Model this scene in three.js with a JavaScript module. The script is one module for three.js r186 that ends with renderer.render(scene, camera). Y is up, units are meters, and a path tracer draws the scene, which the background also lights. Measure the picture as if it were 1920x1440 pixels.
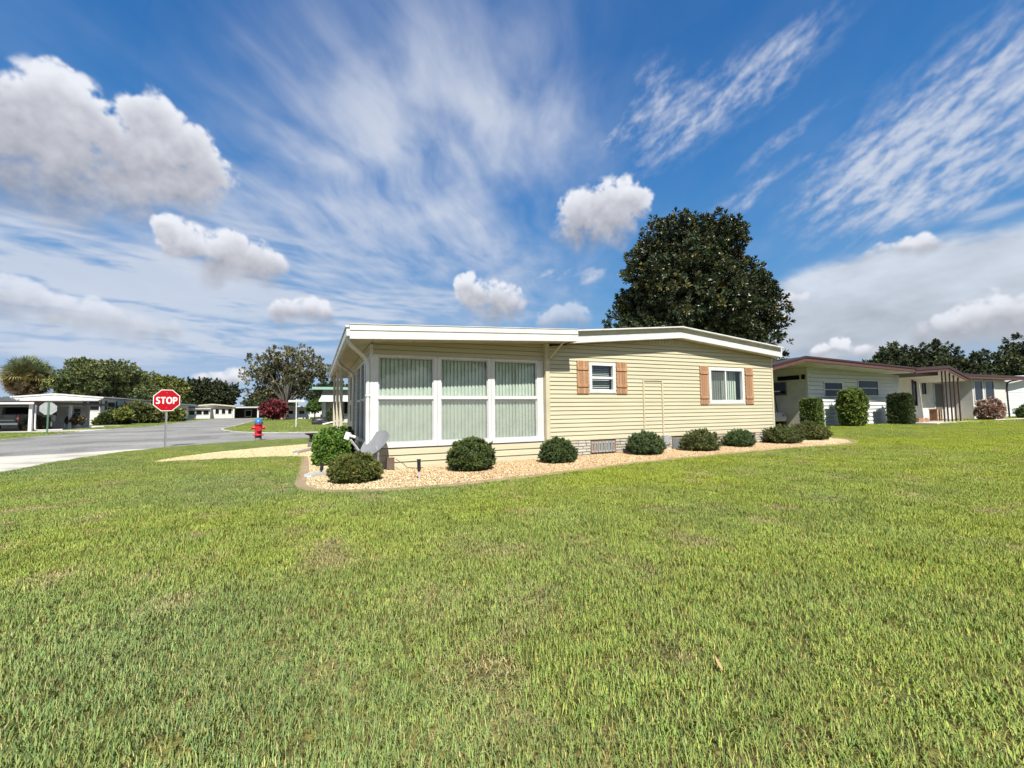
import * as THREE from 'three';
import { mergeGeometries } from 'three/addons/utils/BufferGeometryUtils.js';
import { RoundedBoxGeometry } from 'three/addons/geometries/RoundedBoxGeometry.js';
import { TextGeometry } from 'three/addons/geometries/TextGeometry.js';
import { FontLoader } from 'three/addons/loaders/FontLoader.js';
import { createNoise2D, createNoise3D } from 'simplex-noise';

// ---------------------------------------------------------------- camera, sky, sun, exposure
const scene = new THREE.Scene();
const camera = new THREE.PerspectiveCamera(81.88, 4 / 3, 0.05, 3000);
camera.position.set(0, 1.2, 0);
camera.rotation.order = 'YXZ';
camera.rotation.set(Math.atan(48 / 830), 0, -0.0112);
const renderer = new THREE.WebGLRenderer({ antialias: true });
renderer.toneMapping = THREE.LinearToneMapping;
renderer.toneMappingExposure = 1.5;
renderer.shadowMap.enabled = true;
renderer.shadowMap.type = THREE.PCFSoftShadowMap;

// The plot: X runs along the gable wall of the yellow house, Z comes out of it towards the lawn; turned 24 degrees to the view.
const TURN = 24 * Math.PI / 180, CT = Math.cos(TURN), ST = Math.sin(TURN), ORIGIN = [-2.589, -9.046];
const toWorld = (X, Z) => [ORIGIN[0] + X * CT + Z * ST, ORIGIN[1] - X * ST + Z * CT];
const toLocal = (x, z) => { const a = x - ORIGIN[0], b = z - ORIGIN[1]; return [a * CT - b * ST, a * ST + b * CT]; };
const groundAt = (X) => 0.25 * (1 - Math.exp(-0.5 * (X - 1.2 + Math.hypot(X - 1.2, 1.2)) / 18));   // the plot rises a little towards the neighbour
const R = (d) => d * Math.PI / 180;

function rng(seed) {
  let s = (seed * 2654435761) >>> 0;
  return () => { s = (s + 0x6d2b79f5) | 0; let t = Math.imul(s ^ (s >>> 15), 1 | s); t = (t + Math.imul(t ^ (t >>> 7), 61 | t)) ^ t; return ((t ^ (t >>> 14)) >>> 0) / 4294967296; };
}
const noise2 = createNoise2D(rng(11)), noise3 = createNoise3D(rng(12));
const fbm2 = (x, y, o = 4) => { let s = 0, a = 0.5; for (let i = 0; i < o; i++) { s += a * noise2(x, y); x = x * 2.03 + 17.1; y = y * 2.03 - 9.7; a *= 0.5; } return s; };
const fbm3 = (x, y, z, o = 4) => { let s = 0, a = 0.5; for (let i = 0; i < o; i++) { s += a * noise3(x, y, z); x *= 2.05; y *= 2.05; z *= 2.05; a *= 0.52; } return s; };
const clamp01 = (x) => (x < 0 ? 0 : x > 1 ? 1 : x);
const smooth = (a, b, x) => { const t = clamp01((x - a) / (b - a)); return t * t * (3 - 2 * t); };
const lerp = (a, b, t) => a + (b - a) * t;

// Heaps of cumulus: [thickness, [[azimuth, elevation, radius in degrees] ...]]
const CUMULUS = [
  [1, [[-48.3,25.7,2.55],[-47.2,27.4,1.59],[-45.2,26.3,2.20],[-49.4,22.6,3.22],[-52.0,21.7,3.78],[-46.1,22.8,3.71],[-43.3,25.5,2.25],[-39.9,28.1,2.03],[-40.0,24.8,3.57],[-37.4,25.8,2.54],[-35.6,24.6,2.39],[-37.8,22.6,3.14],[-42.0,21.9,3.72],[-46.0,20.2,3.41],[-49.3,19.5,3.13],[-34.2,24.4,1.32]]],
  [1, [[-38.2,18.7,1.01],[-36.3,17.2,2.02],[-33.4,16.7,2.44],[-30.4,16.3,2.24],[-28.7,16.8,1.42],[-34.4,15.5,2.11],[-37.6,17.0,1.59]]],
  [1, [[-26.7,11.5,1.61],[-24.8,12.0,1.65],[-23.0,11.5,1.56],[-27.8,11.0,1.14]]],
  [1, [[-5.8,16.5,1.18],[-4.8,14.9,2.00],[-2.3,13.6,2.42],[0.1,13.2,1.75],[1.9,12.9,0.88],[-2.0,12.2,1.49]]],
  [1, [[9.3,23.4,2.71],[12.8,24.0,2.89],[14.9,24.9,2.00],[16.4,24.1,1.41],[8.3,21.7,2.14],[10.7,21.2,2.25],[13.4,21.9,2.08]]],
  [0.6, [[-49.5,9.4,1.9],[-47.6,9.9,1.5],[-45.9,9.2,1.8],[-44.0,8.9,1.5],[-42.4,8.5,1.4],[-40.6,8.2,1.1],[-38.7,8.0,1.0],[-37.2,8.1,1.1]]],
  [1, [[-35.0,3.0,1.13],[-33.8,3.8,0.89],[-32.9,3.4,1.06],[-31.8,4.0,1.08]]],
  [1, [[39.2,14.6,0.7],[40.1,15.1,1.0],[40.9,15.3,0.8],[41.7,15.2,1.1],[42.6,15.3,0.7],[43.2,15.0,1.0],[44.0,14.6,0.7]]],
  [0.9, [[46.7,7.5,1.65],[48.0,8.2,1.36],[49.0,7.6,1.69],[45.3,7.1,1.39],[43.1,6.6,1.12],[44.4,7.7,0.67]]],
  [1, [[35.1,5.6,0.92],[36.9,5.8,0.94],[38.7,5.3,0.81],[36.1,6.2,0.70],[39.7,5.3,0.56]]],
  [0.7, [[32.5,11.4,1.06],[33.5,11.6,0.62]]],
  [0.5, [[4.2,11.0,1.2],[5.6,11.4,1.5],[7.2,11.2,1.3],[8.7,11.6,1.5]]],
];
// Cirrus and veils: [azimuth, elevation, half width, half height, tilt, strength, kind (0 fans, 1 ripples, 2 sheets, 3 soft veils, 4 grey cloud deck)]
const VEILS = [
  [-15.0,27.8,13.1,14.8,0,0.75,0],
  [-8.1,36.6,10.4,7.3,10,0.62,0],
  [-23.1,20.6,13.7,5.7,0,0.80,0],
  [-6.8,20.6,12.1,4.5,-8,0.80,0],
  [-27.4,32.9,5.2,4.7,30,0.42,0],
  [3.4,38.6,4.6,6.1,0,0.40,0],
  [9.6,33.4,3.3,7.6,20,0.30,0],
  [-30.3,12.9,15.2,2.7,-4,0.75,2],
  [-43.6,13.3,11.7,3.4,-10,0.70,2],
  [-40.7,6.6,17.0,2.8,0,0.85,2],
  [-46.9,16.7,7.6,2.6,0,0.50,2],
  [-28.0,19.0,16.0,6.0,-6,0.62,2],
  [-43.0,21.0,12.0,3.5,-4,0.75,3],
  [-34.0,16.5,10.0,2.6,-6,0.85,3],
  [-45.0,9.5,10.0,2.4,0,0.8,3],
  [-2.0,13.0,8.0,2.6,0,0.7,3],
  [12.0,22.0,6.0,3.0,0,0.35,3],
  [-40.0,10.0,22.0,5.0,-4,1.0,2],
  [-8.0,13.0,18.0,4.2,4,0.75,2],
  [-20.0,33.0,17.0,9.0,10,0.50,3],
  [-3.0,33.0,12.0,10.0,-10,0.55,3],
  [-16.0,24.0,16.0,7.0,0,0.60,3],
  [8.0,31.0,5.0,9.0,12,0.40,3],
  [20.0,9.5,14.0,3.0,0,0.35,2],
  [2.9,14.2,9.4,3.4,0,0.40,0],
  [10.6,16.7,1.8,0.9,20,0.9,1],
  [5.6,17.0,2.0,0.8,10,0.8,1],
  [15.7,32.2,5.9,1.4,24,0.55,1],
  [25.2,32.5,8.3,2.1,26,0.75,1],
  [32.0,33.5,3.9,1.6,28,0.50,1],
  [18.8,35.4,2.3,2.2,40,0.42,1],
  [44.0,23.6,7.8,3.7,28,1.15,1],
  [48.6,24.8,5.8,3.7,25,1.10,1],
  [40.3,22.1,5.1,2.6,20,0.80,1],
  [42.6,18.6,3.3,0.9,15,0.70,1],
  [47.9,19.1,5.4,1.8,10,1.00,1],
  [48.7,16.4,4.0,1.2,8,0.90,2],
  [32.7,27.7,3.7,0.7,25,0.45,1],
  [30.4,24.3,4.0,0.7,20,0.50,1],
  [35.3,21.3,2.4,0.4,8,0.60,1],
  [28.7,22.5,2.1,0.6,35,0.55,1],
  [46.0,9.5,14.0,5.0,0,1.25,4],
  [36.3,9.5,7.4,4.2,5,0.95,4],
  [43.0,12.2,8.0,2.6,0,0.8,4],
  [43.8,5.9,12.7,1.9,0,0.70,2],
];
function makeSky() {
  const W = 4096, H = 2048, GAIN = 1 / 1.5, data = new Float32Array(W * H * 4);
  const dirOf = (az, el) => { const a = R(az), e = R(el); return [Math.sin(a) * Math.cos(e), Math.sin(e), -Math.cos(a) * Math.cos(e)]; };
  const heaps = [], veils = [];
  const addAll = (turn, flip, k) => {
    for (const [th, puffs] of CUMULUS) {
      const ps = puffs.map(([az, el, r]) => { const a = turn + az * flip; return [...dirOf(a, el), R(r) * k * 1.42]; });
      let cx = 0, cy = 0, cz = 0; for (const p of ps) { cx += p[0]; cy += p[1]; cz += p[2]; }
      const m = Math.hypot(cx, cy, cz); cx /= m; cy /= m; cz /= m;
      let reach = 0, low = 9, high = -9;
      for (const p of ps) { reach = Math.max(reach, Math.acos(Math.min(1, p[0] * cx + p[1] * cy + p[2] * cz)) + p[3] * 1.6); low = Math.min(low, Math.asin(p[1]) - p[3]); high = Math.max(high, Math.asin(p[1]) + p[3]); }
      heaps.push({ th, ps, c: [cx, cy, cz], cos: Math.cos(reach), low, high, seed: heaps.length * 7.3 });
    }
    for (const [az, el, rx, ry, rot, s, kind] of VEILS) {
      const a = turn + az * flip, d = dirOf(a, el), e = [Math.cos(R(a)), 0, Math.sin(R(a))];
      const n = [d[1] * e[2] * -1, 0, 0]; n[0] = -Math.sin(R(a)) * Math.sin(R(el)); n[1] = Math.cos(R(el)); n[2] = Math.cos(R(a)) * Math.sin(R(el));
      veils.push({ d, e, n, rx: R(rx), ry: R(ry), c: Math.cos(R(rot * flip)), s: Math.sin(R(rot * flip)), k: s, kind });
    }
  };
  addAll(0, 1, 1); addAll(112, -1, 1); addAll(-118, -1, 1); addAll(180, 1, 0.8);
  const AIR = [[-5, 0.48, 0.61, 0.76], [0, 0.48, 0.61, 0.76], [4, 0.37, 0.53, 0.74], [9, 0.20, 0.42, 0.70], [16, 0.105, 0.315, 0.64], [26, 0.052, 0.225, 0.56], [38, 0.031, 0.160, 0.455], [55, 0.024, 0.125, 0.37], [90, 0.020, 0.105, 0.33]];
  const air = (el) => { let i = 0; while (i < AIR.length - 2 && el > AIR[i + 1][0]) i++; const a = AIR[i], b = AIR[i + 1], t = clamp01((el - a[0]) / (b[0] - a[0])); return [lerp(a[1], b[1], t), lerp(a[2], b[2], t), lerp(a[3], b[3], t)]; };
  const dens = (h, x, y, z) => {
    let m = 0;
    for (const p of h.ps) { const a = x - p[0], b = y - p[1], c = z - p[2], dd = a * a + b * b + c * c; if (dd < p[3] * p[3]) m = Math.max(m, 1 - Math.sqrt(dd) / p[3]); }
    return m;
  };
  for (let row = H / 2 - 12; row < H; row++) {
    const up = ((row + 0.5) / H - 0.5) * Math.PI, y = Math.sin(up), ce = Math.cos(up), el = up * 180 / Math.PI, base = air(el);
    for (let col = 0; col < W; col++) {
      const round = ((col + 0.5) / W - 0.5) * 2 * Math.PI, x = Math.cos(round) * ce, z = Math.sin(round) * ce;
      let r = base[0], g = base[1], b = base[2];
      // thin high cloud
      let m0 = 0, m1 = 0, m2 = 0, m3 = 0, m4 = 0;
      for (const v of veils) {
        const dd = x * v.d[0] + y * v.d[1] + z * v.d[2]; if (dd < 0.75) continue;
        const ex = (x * v.e[0] + z * v.e[2]) / dd, ny = (x * v.n[0] + y * v.n[1] + z * v.n[2]) / dd;
        const a = (ex * v.c + ny * v.s) / v.rx, c = (ny * v.c - ex * v.s) / v.ry, q = a * a + c * c;
        if (q < 4) { const w = v.k * Math.exp(-q * 1.1); if (v.kind === 0) m0 += w; else if (v.kind === 1) m1 += w; else if (v.kind === 2) m2 += w; else if (v.kind === 3) m3 += w; else m4 += w; }
      }
      m3 += 0.10 + 0.10 * noise2(round * 1.5, el * 0.05);
      if (el > 34) m0 += smooth(36, 60, el) * clamp01(0.25 + 0.9 * noise2(x * 1.7 + 3, z * 1.7));
      if (y > 0) {
        const k = 1 / (y + 0.10), px = x * k, pz = z * k;
        if (m0 + m1 + m2 + m3 + m4 > 0.03) {
          const w1 = fbm2(px * 0.9 + 11, pz * 0.9, 3), w2 = fbm2(px * 0.9 - 7, pz * 0.9 + 31, 3);
          const ax = px * 0.985 + pz * 0.174, az = pz * 0.985 - px * 0.174;   // the high wind's direction
          const sx = ax + 0.07 * w1 + 0.02 * noise2(px * 3, pz * 3), sz = az + 0.22 * w2;
          const low = 0.5 + 0.95 * fbm2(sx * 1.25 + 2, sz * 0.75, 4), strand = 0.5 + 0.9 * fbm2(sx * 4.2, sz * 1.35 + 7, 5), fine = 0.5 + 0.9 * fbm2(sx * 13 + 5, sz * 5.5, 4);
          let al = 0;
          if (m0 > 0.02) al = 0.86 * (1 - Math.exp(-1.55 * Math.min(1.2, m0) * Math.pow(Math.max(0, 0.02 + 0.50 * low + 0.42 * strand + 0.14 * fine), 1.9)));
          if (m3 > 0.02) { const puff = 0.5 + 0.95 * fbm2(px * 2.2 + 0.2 * w2 + 40, pz * 1.3, 5); al = 1 - (1 - al) * (1 - 0.62 * clamp01(m3 * Math.pow(clamp01(puff * 0.75 + 0.3 * strand), 1.5) * 1.3)); }
          if (m1 > 0.02) {   // rows of small cloudlets
            const A = round * Math.cos(0.42) * 0.885 + up * 0.466, C = up * 0.885 - round * Math.cos(0.42) * 0.466;
            const wA = A + 0.004 * noise2(A * 9, C * 9), wC = C + 0.003 * noise2(A * 9 + 9, C * 9);
            const cell = 0.5 + 0.9 * fbm2(wA * 17, wC * 40, 5), row = 0.5 + 0.8 * fbm2(wA * 6 + 3, wC * 17 + 8, 3), fluff = 0.5 + 0.9 * fbm2(wA * 75 + 5, wC * 105, 3);
            al = Math.max(al, 0.90 * (1 - Math.exp(-2.6 * Math.min(1.25, m1) * Math.pow(Math.max(0, 0.10 + 0.52 * cell + 0.42 * row + 0.14 * fluff), 2.4))));
          }
          if (m2 > 0.02) { const lay = 0.5 + 0.8 * fbm2(px * 0.9 + 20, pz * 0.9, 4), band = 0.5 + 0.95 * fbm2(round * 2.6 + el * 0.06, el * 0.34 + 0.5 * w1, 5), wisp = 0.5 + 0.9 * fbm2(round * 9, el * 1.1 + w2, 4); al = 1 - (1 - al) * (1 - 0.80 * smooth(0.22, 1.15, m2 * (0.10 + 0.34 * lay + 0.75 * band + 0.28 * wisp))); }
          al = clamp01(al);
          const cr = 0.44 + 0.26 * al, cg = 0.50 + 0.25 * al, cb = 0.68 + 0.16 * al;
          r = lerp(r, cr, al); g = lerp(g, cg, al); b = lerp(b, cb, al);
          if (m4 > 0.02) { const q = fbm3(x * 7, y * 16, z * 7, 4), a4 = 0.9 * smooth(0.16, 0.60, m4 * (0.75 + 0.5 * q)), l4 = 0.52 + 0.22 * smooth(2, 15, el) + 0.16 * q; r = lerp(r, l4 * 0.86, a4); g = lerp(g, l4 * 0.93, a4); b = lerp(b, l4 * 1.04, a4); }
        }
      }
      for (const h of heaps) {
        if (x * h.c[0] + y * h.c[1] + z * h.c[2] < h.cos) continue;
        const f1 = fbm3(x * 15 + h.seed, y * 15, z * 15, 4), f2 = fbm3(x * 48 + h.seed, y * 48, z * 48, 4);
        const wx = x + 0.014 * noise3(x * 11, y * 11, z * 11 + h.seed), wy = y + 0.012 * noise3(x * 11 + 40, y * 11, z * 11);
        const d0 = dens(h, wx, wy, z), hh = clamp01((up - h.low) / (h.high - h.low)), crisp = smooth(0.25, 0.75, hh);
        const edge = d0 + 0.46 * f1 + lerp(0.10, 0.22, crisp) * f2, softness = lerp(0.95, 0.34, crisp);
        const al = h.th * lerp(0.55, 0.97, smooth(0.0, 0.5, hh)) * smooth(0.03, 0.03 + softness, edge) * smooth(0, 0.22, d0);
        if (al <= 0.003) continue;
        const above = dens(h, wx, wy + 0.022, z) + 0.35 * f1;   // how much cloud lies towards the sun
        const rim = clamp01(1 - above * 1.7);
        let lit = 0.37 + 0.26 * smooth(0.05, 0.85, hh) + 0.30 * rim * smooth(0.15, 0.6, hh) + 0.15 * f1 + 0.06 * f2;
        lit = Math.min(0.93, Math.max(0.33, lit));
        const cr = lit * 0.94, cg = lit * 0.965, cb = lit * 0.98 + 0.05;
        r = lerp(r, cr, al); g = lerp(g, cg, al); b = lerp(b, cb, al);
      }
      const i = (row * W + col) * 4;
      data[i] = r * GAIN; data[i + 1] = g * GAIN; data[i + 2] = b * GAIN; data[i + 3] = 1;
    }
  }
  for (let i = 0; i < (H / 2 - 12) * W * 4; i += 4) { data[i] = 0.16; data[i + 1] = 0.17; data[i + 2] = 0.14; data[i + 3] = 1; }
  const t = new THREE.DataTexture(data, W, H, THREE.RGBAFormat, THREE.FloatType);
  t.mapping = THREE.EquirectangularReflectionMapping; t.magFilter = THREE.LinearFilter; t.minFilter = THREE.LinearFilter; t.needsUpdate = true;
  return t;
}
const skyTexture = makeSky();
scene.background = skyTexture; scene.environment = skyTexture;

const sun = new THREE.DirectionalLight(new THREE.Color().setRGB(1, 0.95, 0.86), 4.9);
{ const el = R(50), az = R(-9), sx = Math.sin(az) * Math.cos(el), sz = Math.cos(az) * Math.cos(el), D = 120;   // high over the lawn behind the viewer
  const [x, z] = [sx * CT + sz * ST, -sx * ST + sz * CT];
  sun.name = 'sun'; sun.position.set(x * D, Math.sin(el) * D, z * D); sun.target.position.set(0, 0, 0); sun.castShadow = true;
  sun.shadow.mapSize.set(4096, 4096); const c = sun.shadow.camera; c.left = -70; c.right = 70; c.top = 70; c.bottom = -70; c.near = 1; c.far = 400;
  scene.add(sun, sun.target); }

// ---------------------------------------------------------------- textures and materials
const lattice = (() => { const r = rng(5), a = new Float32Array(65536); for (let i = 0; i < 65536; i++) a[i] = r(); return (x, y, s) => a[((x * 73 + y * 3571 + s * 977) ^ ((x * y * 31) >> 2)) & 65535]; })();
function vnoise(x, y, px, py, s) {   // value noise that repeats every px, py cells
  const ix = Math.floor(x), iy = Math.floor(y), fx = x - ix, fy = y - iy, u = fx * fx * (3 - 2 * fx), v = fy * fy * (3 - 2 * fy);
  const x0 = ((ix % px) + px) % px, x1 = (x0 + 1) % px, y0 = ((iy % py) + py) % py, y1 = (y0 + 1) % py;
  return lerp(lerp(lattice(x0, y0, s), lattice(x1, y0, s), u), lerp(lattice(x0, y1, s), lattice(x1, y1, s), u), v);
}
const tfbm = (u, v, nx, ny, o, s) => { let t = 0, a = 0.5, w = 0; for (let i = 0; i < o; i++) { t += a * vnoise(u * nx, v * ny, nx, ny, s + i); w += a; a *= 0.55; nx *= 2; ny *= 2; } return t / w; };
function texture(size, fn, srgb = true) {
  const d = new Uint8Array(size * size * 4);
  for (let y = 0; y < size; y++) for (let x = 0; x < size; x++) { const c = fn((x + 0.5) / size, (y + 0.5) / size, x, y), i = (y * size + x) * 4, three = Array.isArray(c); for (let k = 0; k < 3; k++) d[i + k] = Math.max(0, Math.min(255, Math.round(255 * (three ? c[k] : c)))); d[i + 3] = 255; }
  const t = new THREE.DataTexture(d, size, size, THREE.RGBAFormat);
  t.wrapS = t.wrapT = THREE.RepeatWrapping; t.magFilter = THREE.LinearFilter; t.minFilter = THREE.LinearMipmapLinearFilter; t.generateMipmaps = true;
  if (srgb) t.colorSpace = THREE.SRGBColorSpace; t.needsUpdate = true; return t;
}
const scaled = (t, rx, ry = rx) => { const c = t.clone(); c.repeat.set(rx, ry); c.needsUpdate = true; return c; };
const TEX = {
  mottle: texture(512, (u, v) => 0.84 + 0.16 * tfbm(u, v, 5, 5, 6, 1)),
  streak: texture(512, (u, v) => 0.86 + 0.14 * tfbm(u, v, 3, 48, 5, 9)),
  wood: texture(512, (u, v) => { const g = tfbm(u, v, 26, 2, 5, 21), w = 0.5 + 0.5 * Math.sin(40 * u * 6.283 + 6 * tfbm(u, v, 4, 1, 3, 3)); return 0.62 + 0.3 * g + 0.08 * w; }),
  speck: texture(1024, (u, v, x, y) => { const a = tfbm(u, v, 6, 6, 4, 2), b = lattice(x, y, 3), c = vnoise(u * 180, v * 180, 180, 180, 4); return 0.62 + 0.2 * a + 0.12 * (b - 0.5) + 0.22 * (c - 0.4); }),
  rough: texture(512, (u, v) => 0.55 + 0.4 * tfbm(u, v, 9, 9, 5, 6), false),
  bumps: texture(512, (u, v) => tfbm(u, v, 40, 40, 4, 8), false),
  asphalt: texture(2048, (u, v, x, y) => { const a = tfbm(u, v, 4, 4, 5, 14), b = lattice(x, y, 3), c = vnoise(u * 420, v * 420, 420, 420, 4), k = Math.abs(tfbm(u, v, 3, 3, 6, 61) - 0.5), k2 = Math.abs(tfbm(u, v, 5, 5, 6, 67) - 0.52), patch = smooth(0.60, 0.62, tfbm(u, v, 3, 3, 3, 91)); let t = 0.66 + 0.22 * (a - 0.5) + 0.10 * (b - 0.5) + 0.20 * (c - 0.5) - 0.07 * patch; t -= 0.20 * (1 - smooth(0.0, 0.0035, k)) + 0.16 * (1 - smooth(0.0, 0.0025, k2)); return [t, t, t * 0.99]; }),
  concrete: texture(1024, (u, v, x, y) => { const a = tfbm(u, v, 5, 5, 5, 15), b = lattice(x, y, 5), st = smooth(0.58, 0.75, tfbm(u, v, 4, 4, 5, 95)), seam = Math.min(Math.abs(u - 0.5), Math.abs(v - 0.25)) < 0.0022 ? 0.25 : 0; const t = 0.88 + 0.14 * (a - 0.5) + 0.06 * (b - 0.5) - 0.12 * st - seam; return [t, t * 0.985, t * 0.955]; }),
  bark: texture(256, (u, v) => 0.45 + 0.55 * tfbm(u, v, 22, 5, 5, 31)),
};
const srgb = (r, g, b) => new THREE.Color().setRGB(r / 255, g / 255, b / 255, THREE.SRGBColorSpace);
const lin = (r, g, b) => new THREE.Color().setRGB(r, g, b);
const mat = (name, color, roughness = 0.7, more = {}) => { const m = new THREE.MeshPhysicalMaterial({ color, roughness, ...more }); m.name = name; return m; };
const M = {
  siding: [0, 1, 2].map((i) => mat('yellow vinyl siding', lin(0.605 - i * 0.014, 0.560 - i * 0.013, 0.388 - i * 0.012), 0.55, { map: scaled(TEX.streak, 0.7, 2.2), bumpMap: scaled(TEX.streak, 0.7, 2.2), bumpScale: 0.0006 })),
  sidingTrim: mat('cream vinyl trim', lin(0.64, 0.58, 0.40), 0.5, { map: scaled(TEX.mottle, 0.8) }),
  white: mat('white painted aluminium', lin(0.78, 0.78, 0.77), 0.4, { map: scaled(TEX.mottle, 0.7), roughnessMap: scaled(TEX.rough, 0.9) }),
  whiteDull: mat('dull white metal', lin(0.66, 0.67, 0.67), 0.5, { map: scaled(TEX.mottle, 1.1) }),
  cream: mat('cream painted metal', lin(0.66, 0.61, 0.47), 0.5, { map: scaled(TEX.mottle, 0.9) }),
  soffit: mat('cream ribbed soffit', lin(0.62, 0.55, 0.42), 0.6, { map: scaled(TEX.mottle, 0.6) }),
  roofTop: mat('white roof coating', lin(0.62, 0.62, 0.60), 0.8, { map: scaled(TEX.mottle, 0.25) }),
  inside: mat('interior plaster', lin(0.22, 0.22, 0.19), 0.9, { map: scaled(TEX.mottle, 0.4) }),
  carpet: mat('interior floor', lin(0.16, 0.15, 0.12), 0.95, { map: scaled(TEX.mottle, 1.5) }),
  blind: mat('pale green blind vane', lin(0.74, 0.80, 0.70), 0.7, { transmission: 0.08, thickness: 0, map: scaled(TEX.mottle, 1.2) }),
  slat: mat('white blind slat', lin(0.6, 0.62, 0.6), 0.6),
  glass: mat('window glass', lin(0.90, 0.95, 0.92), 0.015, { transmission: 1, thickness: 0, ior: 1.62 }),
  darkGlass: mat('dark window glass', lin(0.012, 0.014, 0.015), 0.06, { ior: 1.42, specularIntensity: 0.55, bumpMap: scaled(TEX.bumps, 0.02), bumpScale: 0.002 }),
  screen: mat('insect screen', lin(0.36, 0.37, 0.35), 0.9, { transparent: true, opacity: 0.26 }),
  cedar: [0, 1, 2].map((i) => mat('cedar stained board', lin(0.64 - i * 0.045, 0.352 - i * 0.026, 0.190 - i * 0.016), 0.7, { map: scaled(TEX.wood, 1.6), bumpMap: scaled(TEX.wood, 1.6), bumpScale: 0.0015 })),
  brick: [[0.60, 0.555, 0.46], [0.54, 0.49, 0.40], [0.64, 0.60, 0.52], [0.52, 0.44, 0.35], [0.58, 0.56, 0.50]].map((c) => mat('cream painted brick', lin(...c), 0.85, { map: scaled(TEX.mottle, 3), bumpMap: scaled(TEX.bumps, 2), bumpScale: 0.004 })),
  mortar: mat('brick joint', lin(0.26, 0.22, 0.165), 0.95, { map: scaled(TEX.mottle, 2) }),
  greyPanel: mat('grey painted panel', lin(0.20, 0.205, 0.20), 0.6, { map: scaled(TEX.mottle, 1) }),
  greyBox: mat('grey utility box', lin(0.42, 0.42, 0.43), 0.5, { map: scaled(TEX.mottle, 2) }),
  dark: mat('dark void', lin(0.02, 0.02, 0.02), 0.8),
  black: mat('black plastic', lin(0.02, 0.02, 0.022), 0.45),
  rubber: mat('tyre rubber', lin(0.025, 0.025, 0.026), 0.8),
  steel: mat('galvanised steel', lin(0.42, 0.43, 0.43), 0.5, { metalness: 0.6, map: scaled(TEX.mottle, 3) }),
  rust: mat('rusty steel', lin(0.22, 0.12, 0.07), 0.8, { map: scaled(TEX.mottle, 6) }),
  dish: mat('grey dish paint', lin(0.25, 0.26, 0.27), 0.5, { map: scaled(TEX.mottle, 2) }),
  asphalt: mat('weathered asphalt', lin(0.63, 0.615, 0.585), 0.9, { map: scaled(TEX.asphalt, 1 / 9), bumpMap: scaled(TEX.bumps, 1.2), bumpScale: 0.01 }),
  concrete: mat('pale concrete', lin(0.74, 0.715, 0.655), 0.85, { map: scaled(TEX.concrete, 1 / 4), bumpMap: scaled(TEX.bumps, 1.5), bumpScale: 0.004 }),
  kerb: mat('weathered kerb concrete', lin(0.60, 0.585, 0.54), 0.9, { map: scaled(TEX.concrete, 1 / 2) }),
  paint: mat('road paint', lin(0.68, 0.68, 0.65), 0.7, { map: scaled(TEX.speck, 1.2) }),
  bedSoil: mat('sandy bed soil', lin(0.62, 0.41, 0.215), 0.95, { map: scaled(TEX.speck, 0.9), bumpMap: scaled(TEX.bumps, 3), bumpScale: 0.02 }),
  bedSand: mat('pale sand', lin(0.62, 0.53, 0.34), 0.95, { map: scaled(TEX.speck, 0.9), bumpMap: scaled(TEX.bumps, 3), bumpScale: 0.015 }),
  paleBark: mat('pale grey bark', lin(0.30, 0.28, 0.24), 0.9, { map: scaled(TEX.bark, 1.2), bumpMap: scaled(TEX.bark, 1.2), bumpScale: 0.03 }),
  bark: mat('grey brown bark', lin(0.16, 0.13, 0.10), 0.9, { map: scaled(TEX.bark, 1.2), bumpMap: scaled(TEX.bark, 1.2), bumpScale: 0.03 }),
};

// ---------------------------------------------------------------- building helpers
const used = new Map();
const numbered = (name) => { const n = used.get(name) ?? 0; used.set(name, n + 1); return n ? name + '_' + String(n).padStart(3, '0') : name; };
function tag(o, label, category, { group, kind } = {}) { o.userData.label = label; o.userData.category = category; if (group) o.userData.group = group; if (kind) o.userData.kind = kind; return o; }
function thing(name, label, category, X, Z, turn = 0, opt = {}) {   // a Group at the thing's base, placed on the plot
  const g = new THREE.Group(), [x, z] = opt.world ? [X, Z] : toWorld(X, Z);
  g.name = numbered(name); g.position.set(x, opt.y ?? groundAt(toLocal(x, z)[0]), z); g.rotation.y = (opt.world ? 0 : TURN) + turn; scene.add(g);
  return tag(g, label, category, opt);
}
function part(parent, name, geo, material, label) {
  const g = Array.isArray(geo) ? merge(geo) : geo, m = new THREE.Mesh(g, material);
  m.name = name; m.castShadow = m.receiveShadow = true; if (label) m.userData.label = label; parent.add(m); return m;
}
const sub = (parent, name) => { const g = new THREE.Group(); g.name = name; parent.add(g); return g; };
function single(name, geo, material, label, category, opt = {}) {
  const m = new THREE.Mesh(Array.isArray(geo) ? merge(geo) : geo, material); m.name = numbered(name); m.castShadow = m.receiveShadow = true; scene.add(m); return tag(m, label, category, opt);
}
function metricUV(g) {   // texture coordinates in metres from the shape's own faces
  const p = g.attributes.position, n = g.attributes.normal, uv = new Float32Array(p.count * 2);
  for (let i = 0; i < p.count; i++) {
    const a = Math.abs(n.getX(i)), b = Math.abs(n.getY(i)), c = Math.abs(n.getZ(i)), x = p.getX(i), y = p.getY(i), z = p.getZ(i);
    if (b >= a && b >= c) { uv[i * 2] = x; uv[i * 2 + 1] = z; } else if (a >= c) { uv[i * 2] = z; uv[i * 2 + 1] = y; } else { uv[i * 2] = x; uv[i * 2 + 1] = y; }
  }
  g.setAttribute('uv', new THREE.BufferAttribute(uv, 2)); return g;
}
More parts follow.
